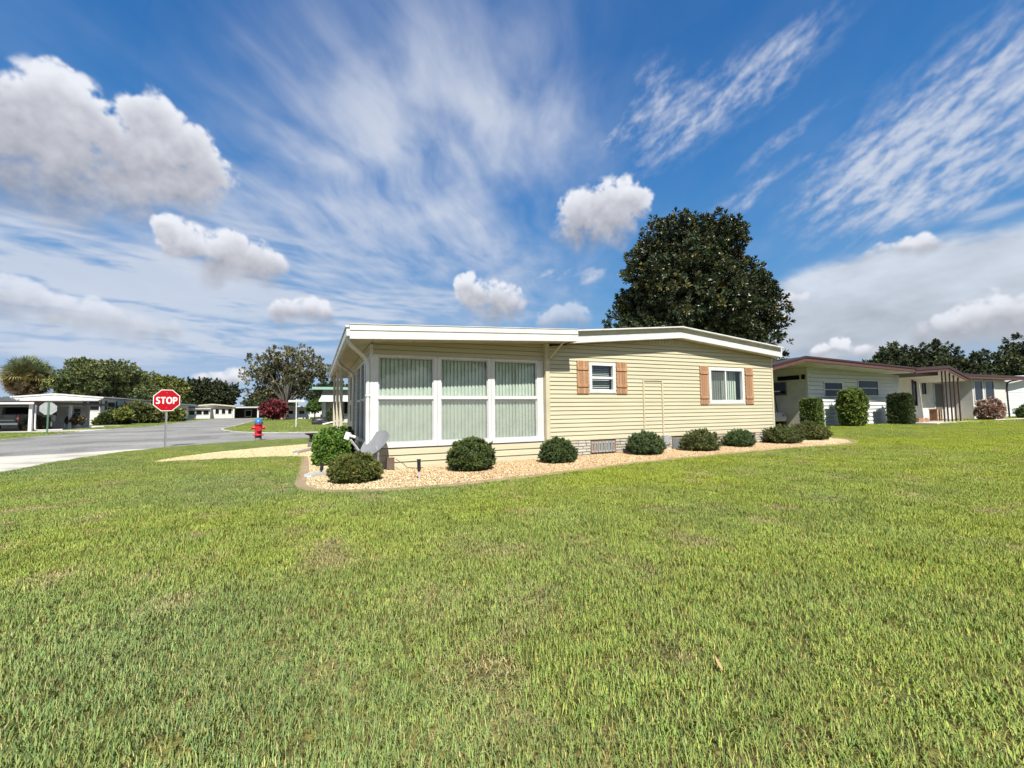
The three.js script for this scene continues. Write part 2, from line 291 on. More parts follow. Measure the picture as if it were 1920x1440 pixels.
function plain(g, keepUV = false) { let q = g.index ? g.toNonIndexed() : g; for (const k of Object.keys(q.attributes)) if (!['position', 'normal', 'uv'].includes(k)) q.deleteAttribute(k); if (!q.attributes.normal) q.computeVertexNormals(); return keepUV && q.attributes.uv ? q : metricUV(q); }
const merge = (list) => mergeGeometries(list.map((g) => plain(g)), false);
const moved = (g, x, y, z, rx = 0, ry = 0, rz = 0) => g.applyMatrix4(new THREE.Matrix4().compose(new THREE.Vector3(x, y, z), new THREE.Quaternion().setFromEuler(new THREE.Euler(rx, ry, rz)), new THREE.Vector3(1, 1, 1)));
// box from corner to corner, edges rounded where they are large enough to catch light
function bx(x0, x1, y0, y1, z0, z1, r = 0) {
  const w = x1 - x0, h = y1 - y0, d = z1 - z0, rr = Math.min(r, w * 0.45, h * 0.45, d * 0.45);
  return plain(moved(rr > 0.0005 ? new RoundedBoxGeometry(w, h, d, 1, rr) : new THREE.BoxGeometry(w, h, d), (x0 + x1) / 2, (y0 + y1) / 2, (z0 + z1) / 2));
}
function bar(a, b, w, d = w, r = 0) {   // a square bar between two points
  const A = new THREE.Vector3(...a), B = new THREE.Vector3(...b), len = A.distanceTo(B), g = r ? new RoundedBoxGeometry(w, len, d, 1, r) : new THREE.BoxGeometry(w, len, d);
  const q = new THREE.Quaternion().setFromUnitVectors(new THREE.Vector3(0, 1, 0), B.clone().sub(A).normalize());
  return plain(g.applyMatrix4(new THREE.Matrix4().compose(A.add(B).multiplyScalar(0.5), q, new THREE.Vector3(1, 1, 1))));
}
const cyl = (x, y0, y1, z, r0, r1 = r0, n = 16) => plain(moved(new THREE.CylinderGeometry(r1, r0, y1 - y0, n, 1), x, (y0 + y1) / 2, z));
const tube = (pts, r, n = 8, seg = 24) => plain(new THREE.TubeGeometry(new THREE.CatmullRomCurve3(pts.map((p) => new THREE.Vector3(...p)), false, 'catmullrom', 0.3), seg, r, n, false));
const lathe = (pts, n = 24) => plain(new THREE.LatheGeometry(pts.map((p) => new THREE.Vector2(...p)), n));
function poly(points, depth, z0 = 0, holes = []) {   // an outline in x, y given thickness along z
  const s = new THREE.Shape(points.map((p) => new THREE.Vector2(...p)));
  for (const h of holes) s.holes.push(new THREE.Path(h.map((p) => new THREE.Vector2(...p))));
  return plain(moved(new THREE.ExtrudeGeometry(s, { depth, bevelEnabled: false }), 0, 0, z0));
}
const rectHole = ([x0, x1, y0, y1]) => [[x0, y0], [x0, y1], [x1, y1], [x1, y0]];
const quarter = (g) => g.applyMatrix4(new THREE.Matrix4().makeRotationY(-Math.PI / 2));   // what faces +z now faces -x; its x runs along +z

// Lapped siding: each course is a board of its own, leaning out to a lip at its foot
function clipPoly(pts, a, b, c) { const out = []; for (let i = 0; i < pts.length; i++) { const p = pts[i], q = pts[(i + 1) % pts.length], dp = a * p[0] + b * p[1] + c, dq = a * q[0] + b * q[1] + c; if (dp >= 0) out.push(p); if ((dp >= 0) !== (dq >= 0)) { const t = dp / (dp - dq); out.push([p[0] + (q[0] - p[0]) * t, p[1] + (q[1] - p[1]) * t]); } } return out; }
function boardGeometry(polys, y0, h, z0, lip) {
  const pos = [], nrm = [];
  for (const pts of polys) {
    if (pts.length < 3) continue;
    const V = pts.map(([x, y]) => [x, y, z0 + lip * (1 - (y - y0) / h)]);
    for (let i = 1; i < V.length - 1; i++) { pos.push(...V[0], ...V[i], ...V[i + 1]); const k = lip / h; for (let j = 0; j < 3; j++) nrm.push(0, k / Math.hypot(1, k), 1 / Math.hypot(1, k)); }
    for (let i = 0; i < V.length; i++) {
      const p = V[i], q = V[(i + 1) % V.length];
      if (Math.abs(p[1] - q[1]) < 1e-6 && p[0] < q[0]) { const P = [p[0], p[1] + 0.003, z0 - 0.012], Q = [q[0], q[1] + 0.003, z0 - 0.012]; pos.push(...p, ...P, ...q, ...P, ...Q, ...q); for (let j = 0; j < 6; j++) nrm.push(0, -1, 0); }
    }
  }
  const g = new THREE.BufferGeometry(); g.setAttribute('position', new THREE.Float32BufferAttribute(pos, 3)); g.setAttribute('normal', new THREE.Float32BufferAttribute(nrm, 3)); return pos.length ? metricUV(g) : null;
}
function siding(parent, { x0, x1, y0, y1, h, z = 0, lip = 0.020, holes = [], top = null, mats, xf = null, seed = 1 }) {
  const r = rng(seed);
  for (let y = y0; y < y1 - 0.002; y += h) {
    const yt = Math.min(y + h * 0.93, y1); let polys = [[[x0, y], [x1, y], [x1, yt], [x0, yt]]];
    if (top) for (const [a, b, c] of top) polys = polys.map((p) => clipPoly(p, a, b, c)).filter((p) => p.length > 2);
    for (const [hx0, hx1, hy0, hy1] of holes) {
      if (hy1 <= y || hy0 >= y + h) continue;
      const next = [];
      for (const p of polys) {
        const L = clipPoly(p, -1, 0, hx0), Rr = clipPoly(p, 1, 0, -hx1), mid = clipPoly(clipPoly(p, 1, 0, -hx0), -1, 0, hx1);
        next.push(L, Rr, clipPoly(mid, 0, 1, -hy1), clipPoly(mid, 0, -1, hy0));
      }
      polys = next.filter((p) => p.length > 2);
    }
    // boards that an opening parts are separate boards
    const runs = []; for (const p of polys.sort((a, b) => Math.min(...a.map((q) => q[0])) - Math.min(...b.map((q) => q[0])))) { const lo = Math.min(...p.map((q) => q[0])), hi = Math.max(...p.map((q) => q[0])), last = runs[runs.length - 1]; if (last && lo <= last.hi + 1e-4) { last.ps.push(p); last.hi = Math.max(last.hi, hi); } else runs.push({ ps: [p], hi }); }
    for (const run of runs) { const g = boardGeometry(run.ps, y, h, z, lip); if (!g) continue; if (xf) g.applyMatrix4(xf); part(parent, 'siding_board', g, mats[Math.floor(r() * mats.length)]); }
  }
}

// ---------------------------------------------------------------- ground, road, beds (outlines in plot metres: X, Z)
const ROAD = [[-7.29, 60], [-7.29, -3.5], [-7.26, -5.5], [-6.98, -7.8], [-6.16, -9.7], [-4.92, -11.2], [-3.18, -12.3], [-1.4, -12.9], [2, -13.2], [60, -13.4], [60, -18.8], [2, -18.6], [-1, -18.7], [-2.6, -19.1], [-3.85, -20], [-5.0, -21.4], [-5.86, -23.2], [-6.9, -26.5], [-7.5, -30], [-7.9, -40], [-10, -80], [-11, -97], [-20, -97], [-17.8, -66], [-15.6, -45], [-15.8, -34], [-15.7, -26], [-14.9, -19], [-14.6, 60]];
const BED = [[-1.55, -3.7], [-1.5, -1.0], [-1.52, 0.6], [-1.5, 1.3], [-1.3, 1.9], [-0.78, 2.25], [0.28, 2.44], [2.23, 2.26], [4.94, 1.86], [8.42, 1.62], [10.6, 1.6], [12.2, 1.68], [13.2, 1.45], [14.2, 0.7], [14.6, -0.3], [14.1, -1.0], [12.2, -1.2], [11.6, -0.6], [11.6, -0.05], [-0.2, -0.05], [-0.24, -9.3], [-1.2, -9.2], [-1.84, -8.78], [-3.0, -7.9], [-4.1, -6.7], [-4.75, -5.4], [-4.98, -4.6], [-4.9, -4.3], [-4.5, -4.22], [-3.68, -4.26], [-2.6, -4.2], [-1.95, -4.05]];
const APRON = [[-7.28, 8], [-7.28, -3.5], [-7.25, -5.5], [-6.97, -7.8], [-6.5, -9.0], [-6.35, -9.6], [-7.1, -9.5], [-8.2, -8.6], [-9.6, -8.4], [-10.2, -6.0], [-10.2, 8]];
const SLAB = [[-15.75, -31], [-15.75, -36.5], [-19.0, -36], [-19.0, -50], [-33, -50], [-33, -33.2], [-19, -32.2]];
const inside = (P, x, z) => { let c = false; for (let i = 0, j = P.length - 1; i < P.length; j = i++) if ((P[i][1] > z) !== (P[j][1] > z) && x < (P[j][0] - P[i][0]) * (z - P[i][1]) / (P[j][1] - P[i][1]) + P[i][0]) c = !c; return c; };
function rounded(P, n = 5) { const v = P.map((p) => new THREE.Vector3(p[0], 0, p[1])); return new THREE.CatmullRomCurve3(v, false, 'centripetal').getPoints((P.length - 1) * n).map((p) => [p.x, p.z]); }
function sheet(P, lift) {   // a flat outline laid on the ground
  const s = new THREE.Shape(P.map(([x, z]) => new THREE.Vector2(x, -z))), flat = new THREE.ShapeGeometry(s).rotateX(-Math.PI / 2).toNonIndexed(); let tri = Array.from(flat.attributes.position.array);
  for (let level = 0; level < 7; level++) {   // cut long triangles so that the sheet follows the ground
    const out = []; for (let i = 0; i < tri.length; i += 9) { const v = [0, 3, 6].map((k) => tri.slice(i + k, i + k + 3)), d = [0, 1, 2].map((k) => Math.hypot(v[k][0] - v[(k + 1) % 3][0], v[k][2] - v[(k + 1) % 3][2])), k = d.indexOf(Math.max(...d)); if (d[k] < 1.2) { out.push(...v[0], ...v[1], ...v[2]); continue; } const a = v[k], b = v[(k + 1) % 3], c = v[(k + 2) % 3], m = a.map((x, j) => (x + b[j]) / 2); out.push(...a, ...m, ...c, ...m, ...b, ...c); } tri = out;
  }
  const g = new THREE.BufferGeometry(); g.setAttribute('position', new THREE.Float32BufferAttribute(tri, 3)); const p = g.attributes.position; for (let i = 0; i < p.count; i++) { const X = p.getX(i), Z = p.getZ(i), [x, z] = toWorld(X, Z); p.setXYZ(i, x, groundAt(X) + lift, z); }
  g.computeVertexNormals(); const q = metricUV(g); if (q.attributes.normal.getY(0) < 0) { for (let i = 0; i < q.attributes.normal.count; i++) q.attributes.normal.setXYZ(i, 0, 1, 0); } return q;
}
function ribbon(P, w, h, lift = 0, closed = false) {   // a low kerb along a line
  const pos = [], n = P.length; const side = [];
  for (let i = 0; i < n; i++) { const a = P[Math.max(0, i - 1)], b = P[Math.min(n - 1, i + 1)], dx = b[0] - a[0], dz = b[1] - a[1], m = Math.hypot(dx, dz) || 1; side.push([-dz / m, dx / m]); }
  const pt = (i, k, y) => { const X = P[i][0] + side[i][0] * k, Z = P[i][1] + side[i][1] * k, [x, z] = toWorld(X, Z); return [x, groundAt(X) + y, z]; };
  const quad = (a, b, c, d) => pos.push(...a, ...b, ...c, ...a, ...c, ...d);
  const bev = Math.min(0.03, h * 0.4);
  for (let i = 0; i < n - 1; i++) {
    quad(pt(i, -w / 2 + bev, lift + h), pt(i, w / 2 - bev, lift + h), pt(i + 1, w / 2 - bev, lift + h), pt(i + 1, -w / 2 + bev, lift + h));
    for (const s of [-1, 1]) { quad(pt(i, s * (w / 2 - bev), lift + h), pt(i, s * w / 2, lift + h - bev), pt(i + 1, s * w / 2, lift + h - bev), pt(i + 1, s * (w / 2 - bev), lift + h)); quad(pt(i, s * w / 2, lift + h - bev), pt(i, s * w / 2, -0.05), pt(i + 1, s * w / 2, -0.05), pt(i + 1, s * w / 2, lift + h - bev)); }
  }
  const g = new THREE.BufferGeometry(); g.setAttribute('position', new THREE.Float32BufferAttribute(pos, 3)); g.computeVertexNormals(); return metricUV(g);
}
{ // the ground itself, to the horizon
  const lines = (lo, hi) => { const a = []; for (let i = 0; i <= 140; i++) { const t = i / 70 - 1; a.push((t < 0 ? lo : hi) * Math.abs(Math.sinh(Math.abs(t) * 6) / Math.sinh(6))); } return a; };
  const xs = lines(-1500, 1500), zs = lines(-1500, 1500), pos = [], uv = [], idx = [];
  for (const Z of zs) for (const X of xs) { const [x, z] = toWorld(X, Z); pos.push(x, groundAt(X) - 0.004, z); uv.push(X, Z); }
  for (let j = 0; j < 140; j++) for (let i = 0; i < 140; i++) { const a = j * 141 + i; idx.push(a, a + 141, a + 1, a + 1, a + 141, a + 142); }
  const g = new THREE.BufferGeometry(); g.setAttribute('position', new THREE.Float32BufferAttribute(pos, 3)); g.setAttribute('uv', new THREE.Float32BufferAttribute(uv, 2)); g.setIndex(idx); g.computeVertexNormals();
  const turf = texture(1024, (u, v, x, y) => { const a = tfbm(u, v, 6, 6, 5, 41), b = tfbm(u, v, 160, 160, 2, 45), d = smooth(0.58, 0.72, tfbm(u, v, 11, 11, 4, 51)), k = 0.62 + 0.5 * b; return [lerp(0.42 + 0.08 * a, 0.58, d * 0.6) * k, lerp(0.41 + 0.06 * a, 0.52, d * 0.6) * k, lerp(0.21, 0.33, d * 0.6) * k]; });
  single('ground', g, mat('thatch and turf', lin(0.9, 0.9, 0.9), 0.95, { map: scaled(turf, 1 / 7), bumpMap: scaled(TEX.bumps, 0.8), bumpScale: 0.03 }), 'broad lawn ground under the mown grass around the houses', 'ground', { kind: 'structure' });
}
single('road', sheet(ROAD, 0.006), M.asphalt, 'grey weathered asphalt street with a side street branching off', 'road', { kind: 'structure' });
single('concrete_apron', sheet(APRON, 0.012), M.concrete, 'pale concrete apron widening along the near road edge', 'pavement', { kind: 'structure' });
single('driveway', sheet(SLAB, 0.010), M.concrete, 'pale concrete driveway under the white carport', 'driveway', { kind: 'structure' });
single('garden_bed', sheet(BED, 0.004), M.bedSoil, 'sandy garden bed with pale gravel around the yellow house', 'garden bed', { kind: 'structure' });
{ // the bed's flush edging of pressed sand, and the pale tip beyond the house corner
  const edge = rounded(BED.slice(0, 16), 6);
  single('bed_edging', ribbon(edge.map(([x, z]) => [x, z]), 0.17, 0.02, 0.004), mat('pressed sandy edging', lin(0.72, 0.52, 0.33), 0.95, { map: scaled(TEX.speck, 1.1), bumpMap: scaled(TEX.bumps, 3), bumpScale: 0.01 }), 'narrow pale sandy edging along the front garden bed', 'edging', { kind: 'structure' });
  const island = rounded([[6, -18.75], [2, -18.72], [-1, -18.82], [-2.6, -19.22], [-3.95, -20.1], [-5.1, -21.5], [-5.98, -23.3], [-7.02, -26.6], [-7.62, -30], [-8.02, -40], [-10.1, -80]], 6);
  single('kerb', ribbon(island, 0.20, 0.05), M.kerb, 'low pale concrete kerb curving round the grass corner behind the hydrant', 'kerb', { kind: 'structure' });
  const farEdge = rounded([[-14.6, 10], [-14.7, -12], [-14.98, -19], [-15.8, -26], [-15.9, -34], [-15.7, -45], [-17.9, -66], [-20.1, -97]], 6);
  single('kerb', ribbon(farEdge, 0.16, 0.03), M.kerb, 'thin pale concrete kerb along the far edge of the street', 'kerb', { kind: 'structure' });
}
single('road_line', sheet([[-12.2, -21.5], [-11.95, -21.75], [-10.05, -23.85], [-10.3, -23.6]], 0.011), M.paint, 'short worn white line painted across the asphalt street', 'road marking', { kind: 'structure' });

// ---------------------------------------------------------------- the yellow house
const house = thing('mobile_home', 'yellow clapboard mobile home with white sunroom and cedar shutters', 'house', 0, 0, 0, { y: 0 });
const wx0 = -0.27, wx1 = 11.74, split = 3.77, BACK = -11;
const sunTop = (x) => 2.585 + 0.0427 * (x + 0.735), ridge = 7.77;
const mainTop = (x) => 3.10 - 0.098 * Math.abs(x - ridge);
const bays = [[-0.13, 1.02], [1.19, 2.28], [2.44, 3.53]], SILL = 0.54, HEAD = 2.33, RAIL = 1.465;
const smallWin = [4.95, 5.73, 1.60, 2.355], bigWin = [9.03, 10.45, 1.315, 2.34];
// walls: a backing with real openings, boards on top of it
{
  const front = part(house, 'gable_wall', poly([[split, 0.1], [wx1, 0.1], [wx1, mainTop(wx1)], [ridge, mainTop(ridge)], [split, mainTop(split)]], 0.086, -0.102, [rectHole(smallWin), rectHole(bigWin)]), M.inside);
  const sl = (mainTop(ridge) - mainTop(split)) / (ridge - split);
  siding(front, { x0: split + 0.03, x1: wx1 - 0.03, y0: 0.455, y1: 3.12, h: 0.1016, z: 0.0, holes: [[smallWin[0] - 0.002, smallWin[1] + 0.002, smallWin[2] - 0.002, smallWin[3] + 0.002], [bigWin[0], bigWin[1], bigWin[2], bigWin[3]]], top: [[0.098, -1, mainTop(ridge) - 0.098 * ridge], [-0.098, -1, mainTop(ridge) + 0.098 * ridge]], mats: M.siding, seed: 3 });
  part(front, 'corner_post', bx(split - 0.065, split + 0.045, 0.08, 2.78, -0.12, 0.03, 0.008), M.sidingTrim);
  part(front, 'corner_post', bx(wx1 - 0.055, wx1 + 0.02, 0.42, 2.70, -0.08, 0.026, 0.008), M.sidingTrim);
  part(front, 'starter_strip', bx(split + 0.05, wx1 - 0.06, 0.43, 0.456, 0.0, 0.02, 0.004), M.sidingTrim);
  // plain channels left from a closed-up opening
  part(front, 'channel', bx(6.615, 6.655, 0.46, 1.95, 0.004, 0.042, 0.004), M.sidingTrim);
  part(front, 'channel', bx(7.255, 7.295, 0.46, 1.95, 0.004, 0.042, 0.004), M.sidingTrim);
  part(front, 'channel', bx(6.656, 7.254, 1.925, 1.95, 0.002, 0.036), M.sidingTrim);
  const vent = part(front, 'gable_vent', poly([[6.80, 2.945], [8.74, 2.945], [8.74, mainTop(8.74) - 0.01], [ridge, mainTop(ridge) - 0.01], [6.80, mainTop(6.80) - 0.01]], 0.006, 0.006), M.siding[2]);
  for (let i = 0; i < 17; i++) { const x = 6.86 + i * 0.112; part(vent, 'slat', bx(x, x + 0.075, 2.95, mainTop(x) - 0.015, 0.013, 0.03, 0.004), M.siding[i % 3]); }
}
{ // sunroom front: boards above and below the glazing
  const Z = -0.10, front = part(house, 'sunroom_wall', poly([[wx0, 0.0], [split - 0.06, 0.0], [split - 0.06, 0.44], [wx0, 0.44]], 0.066, Z - 0.082), M.inside);
  part(house, 'window_header', poly([[wx0, 2.37], [split - 0.06, 2.37], [split - 0.06, sunTop(split) - 0.01], [wx0, sunTop(wx0) - 0.01]], 0.066, Z - 0.082), M.inside);
  siding(front, { x0: wx0 + 0.03, x1: split - 0.065, y0: 0.005, y1: 0.435, h: 0.143, z: Z, lip: 0.024, mats: M.siding, seed: 8 });
  siding(front, { x0: wx0 + 0.03, x1: split - 0.065, y0: 2.372, y1: 2.80, h: 0.105, z: Z, lip: 0.022, mats: M.siding, top: [[0.0427, -1, 2.585 + 0.0427 * 0.735]], seed: 9 });
}
function windowUnit(parent, label) { const w = sub(parent, 'window'); if (label) w.userData.label = label; return w; }
{ // the three great sunroom windows
  const Z = -0.09, z0 = Z - 0.07;
  const cutL = [-0.25, 1.105, 2.36, 3.70];
  bays.forEach(([a, b], i) => {
    const w = windowUnit(house), L = cutL[i] + (i ? 0.0015 : 0), Rr = cutL[i + 1] - 0.0015;
    part(w, 'jamb', bx(L, a, 0.545, 2.325, z0, Z, 0.006), M.white); part(w, 'jamb', bx(b, Rr, 0.545, 2.325, z0, Z, 0.006), M.white);
    part(w, 'sill', bx(L, Rr, 0.44, 0.545, z0 - 0.01, Z + 0.022, 0.008), M.white); part(w, 'head', bx(L, Rr, 2.325, 2.37, z0, Z + 0.004, 0.006), M.white);
    // sash rails set back from the frame
    part(w, 'meeting_rail', bx(a, b, RAIL - 0.025, RAIL + 0.03, z0 + 0.005, Z - 0.012, 0.005), M.white);
    const s = 0.022; for (const [y0, y1, dz] of [[0.545, RAIL - 0.026, 0.0], [RAIL + 0.031, 2.325, 0.012]]) part(w, 'sash', [bx(a, a + s, y0, y1, z0 + dz, z0 + 0.03 + dz), bx(b - s, b, y0, y1, z0 + dz, z0 + 0.03 + dz), bx(a + s, b - s, y0, y0 + s, z0 + dz, z0 + 0.03 + dz), bx(a + s, b - s, y1 - s, y1, z0 + dz, z0 + 0.03 + dz)], M.whiteDull);
    part(w, 'pane', moved(new THREE.PlaneGeometry(b - a - 2 * s, RAIL - 0.026 - 0.545 - 2 * s), (a + b) / 2, (0.545 + RAIL - 0.026) / 2, z0 + 0.014), M.glass);
    part(w, 'pane', moved(new THREE.PlaneGeometry(b - a - 2 * s, 2.325 - RAIL - 0.031 - 2 * s), (a + b) / 2, (2.325 + RAIL + 0.031) / 2, z0 + 0.026), M.glass);
    part(w, 'insect_screen', moved(new THREE.PlaneGeometry(b - a - 0.02, RAIL - 0.026 - 0.545), (a + b) / 2, (0.545 + RAIL - 0.026) / 2, z0 + 0.040), M.screen);
    // vertical blind: curved vanes, each turned the same way
    const n = Math.round((b - a) / 0.0855), r = rng(60 + i); part(w, 'blind_track', bx(a - 0.02, b + 0.02, 2.30, 2.34, Z - 0.16, Z - 0.09), M.whiteDull);
    for (let k = 0; k < n; k++) {
      const x = a + 0.045 + k * (b - a - 0.09) / (n - 1), g = new THREE.PlaneGeometry(0.106, 1.80, 4, 1), p = g.attributes.position;
      for (let q = 0; q < p.count; q++) { const t = p.getX(q) / 0.052; p.setZ(q, 0.008 * (1 - t * t)); }
      g.computeVertexNormals(); part(w, 'blind_vane', plain(moved(g, x, 1.41, Z - 0.122, 0, R(21 + (r() - 0.5) * 4), (r() - 0.5) * 0.004)), M.blind);
    }
  });
}
{ // left side of the sunroom: wall along Z, windows the same height
  const xf = new THREE.Matrix4().makeTranslation(wx0, 0, 0).multiply(new THREE.Matrix4().makeRotationY(-Math.PI / 2));   // its x runs along +Z, it faces -X
  const end = -7.0, holes = [[-3.46, -0.34, SILL - 0.10, HEAD + 0.04]], w = part(house, 'side_wall', poly([[end, 0], [-0.14, 0], [-0.14, 2.585], [end, 2.585]], 0.076, -0.09, holes.map(rectHole)).applyMatrix4(xf), M.inside);
  siding(w, { x0: end, x1: -0.20, y0: 0.005, y1: 2.60, h: 0.105, z: 0, holes, mats: M.siding, xf, seed: 21 });
  part(w, 'corner_post', bx(wx0 - 0.02, wx0 + 0.03, 0, 2.58, -0.20, -0.085, 0.006), M.white);
  const cuts = [[-3.42, -2.44], [-2.36, -1.40], [-1.32, -0.38]];
  for (const [a, b] of cuts) {
    const u = windowUnit(house), f = (g) => plain(g.applyMatrix4(xf));
    part(u, 'frame', [bx(a - 0.038, a + 0.03, SILL - 0.095, HEAD + 0.035, -0.06, 0.012, 0.005), bx(b - 0.03, b + 0.038, SILL - 0.095, HEAD + 0.035, -0.06, 0.012, 0.005), bx(a + 0.03, b - 0.03, SILL - 0.095, SILL, -0.06, 0.02, 0.005), bx(a + 0.03, b - 0.03, HEAD, HEAD + 0.035, -0.06, 0.012, 0.005)].map(f), M.white);
    part(u, 'meeting_rail', f(bx(a + 0.03, b - 0.03, RAIL - 0.02, RAIL + 0.03, -0.05, 0.0, 0.004)), M.white);
    for (const [y0, y1] of [[SILL, RAIL - 0.02], [RAIL + 0.03, HEAD]]) part(u, 'pane', f(moved(new THREE.PlaneGeometry(b - a - 0.06, y1 - y0), (a + b) / 2, (y0 + y1) / 2, -0.03)), M.darkGlass);
  }
  // dark lantern-like plaque by the entrance and the porch posts beyond
  const pl = part(house, 'wall_ornament', [bx(wx0 - 0.05, wx0 - 0.016, 1.55, 2.25, -5.25, -4.95, 0.01), bx(wx0 - 0.05, wx0 - 0.016, 0.9, 1.4, -5.2, -5.0, 0.01)], M.black); pl.userData.label = 'dark ornament on the side wall';
  for (const z of [-4.6, -6.9, -9.6]) part(house, 'porch_post', bx(-0.66, -0.57, 0, 2.575, z - 0.05, z + 0.05, 0.01), M.cream);
}
// the rest of the shell, floor and partition
part(house, 'rear_wall', bx(wx0 + 0.6, wx1, 0, 2.56, BACK + 0.2, BACK + 0.3), M.inside);
part(house, 'right_wall', bx(wx1 - 0.12, wx1 - 0.002, 0.02, 2.64, BACK + 0.31, -0.11), M.siding[0]);
part(house, 'inner_partition', bx(split - 0.05, split + 0.05, 0.31, 2.74, BACK + 0.31, -0.13), M.inside);
part(house, 'room_divider', bx(wx0 + 0.1, split - 0.06, 0.31, 2.56, -4.1, -4.0), M.inside);
part(house, 'room_divider', bx(split + 0.06, wx1 - 0.14, 0.31, 2.68, -4.1, -4.0), M.inside);
part(house, 'floor', bx(wx0 + 0.02, wx1 - 0.14, 0.2, 0.3, BACK + 0.32, -0.20), M.carpet);
part(house, 'entry_wall', bx(wx0 + 1.2, split - 0.06, 0, 2.6, -7.1, -7.0), M.siding[1]);
{ // sunroom roof with its two-step white fascia and ribbed soffit
  const a = -0.735, b = 4.285, roof = part(house, 'sunroom_roof', poly([[a + 0.03, sunTop(a) + 0.02], [b - 0.03, sunTop(b) + 0.02], [b - 0.03, sunTop(b) + 0.215], [a + 0.03, sunTop(a) + 0.225]], 0.53 - BACK, BACK), M.roofTop);
  const band = (y0, y1, z0, z1, x0 = a, x1 = b) => plain(poly([[x0, sunTop(x0) + y0], [x1, sunTop(x1) + y0], [x1, sunTop(x1) + y1], [x0, sunTop(x0) + y1]], z1 - z0, z0));
  part(roof, 'fascia', band(-0.022, 0.125, 0.531, 0.565), M.white); part(roof, 'fascia', band(0.140, 0.250, 0.531, 0.578), M.white); part(roof, 'fascia_groove', band(0.120, 0.145, 0.531, 0.548), M.whiteDull);
  part(roof, 'drip_edge', band(0.251, 0.264, 0.40, 0.590), M.white);
  part(roof, 'end_cap', bx(b - 0.029, b + 0.012, sunTop(b) - 0.02, sunTop(b) + 0.135, 0.27, 0.566, 0.004), M.white); part(roof, 'end_cap', bx(b - 0.029, b + 0.004, sunTop(b) + 0.14, sunTop(b) + 0.25, 0.27, 0.560, 0.004), M.white);
  part(roof, 'gutter', bx(a - 0.06, a + 0.028, sunTop(a) + 0.03, sunTop(a) + 0.17, BACK - 0.02, 0.53, 0.012), M.white);
  part(roof, 'drip_edge', bx(a - 0.07, a + 0.03, sunTop(a) + 0.225, sunTop(a) + 0.262, BACK - 0.02, 0.40, 0.004), M.white);
  for (let i = 0; i < 27; i++) { const z = 0.5 - i * 0.425; part(roof, 'soffit_panel', plain(poly([[a + 0.03, sunTop(a)], [wx0 - 0.02, sunTop(wx0)], [wx0 - 0.02, sunTop(wx0) + 0.018], [a + 0.03, sunTop(a) + 0.018]], 0.41, z - 0.41)), M.soffit); }
  for (let i = 0; i < 11; i++) { const x = wx0 + 0.0 + i * 0.41; part(roof, 'soffit_panel', plain(poly([[x, sunTop(x)], [x + 0.40, sunTop(x + 0.40)], [x + 0.40, sunTop(x + 0.40) + 0.018], [x, sunTop(x) + 0.018]], 0.62, -0.09)), M.soffit); }
  part(house, 'roof_brace', bar([3.80, 2.40, 0.03], [3.98, 2.785, 0.47], 0.035, 0.035, 0.004), M.sidingTrim);
}
{ // main roof, low gable
  const l = 3.46, r = 11.84, rt = (x) => 3.395 - 0.092 * Math.abs(x - ridge);
  const roof = part(house, 'main_roof', poly([[l, rt(l) - 0.05], [ridge, rt(ridge) - 0.12], [r - 0.02, rt(r) - 0.12], [r - 0.02, rt(r)], [ridge, rt(ridge)], [l, rt(l)]], 0.20 - BACK, BACK), M.roofTop);
  const side = (y0, y1, z0, z1, m, name) => { for (const [x0, x1] of [[4.30, ridge], [ridge, r]]) part(roof, name, plain(poly([[x0, rt(x0) + y0], [x1, rt(x1) + y0], [x1, rt(x1) + y1], [x0, rt(x0) + y1]], z1 - z0, z0)), m); };
  side(-0.02, 0.012, 0.201, 0.345, M.white, 'drip_edge'); side(-0.135, -0.022, 0.201, 0.225, M.cream, 'fascia'); side(-0.245, -0.137, 0.201, 0.245, M.whiteDull, 'fascia'); side(-0.30, -0.247, 0.201, 0.300, M.white, 'fascia_lip');
  for (const [x0, x1] of [[4.30, ridge], [ridge, r]]) part(roof, 'soffit', plain(poly([[x0, rt(x0) - 0.298], [x1, rt(x1) - 0.298], [x1, rt(x1) - 0.275], [x0, rt(x0) - 0.275]], 0.22, -0.02)), M.soffit);
  part(roof, 'drip_edge', plain(poly([[l - 0.02, rt(l) - 0.02], [4.295, rt(4.295) - 0.02], [4.295, rt(4.295) + 0.012], [l - 0.02, rt(l) + 0.012]], 0.10, 0.201)), M.white);
  part(roof, 'gutter', bx(r - 0.018, r + 0.07, rt(r) - 0.16, rt(r) - 0.03, BACK, 0.26, 0.01), M.white);
  part(roof, 'fascia_end', bx(r - 0.018, r + 0.055, rt(r) - 0.30, rt(r) - 0.165, BACK, 0.262, 0.01), M.white);
  part(house, 'downspout', tube([[r + 0.01, rt(r) - 0.16, -0.02], [r - 0.02, rt(r) - 0.35, -0.04], [wx1 + 0.035, 2.55, -0.05], [wx1 + 0.035, 1.6, -0.05], [wx1 + 0.04, 0.35, -0.05]], 0.028), M.white);
}
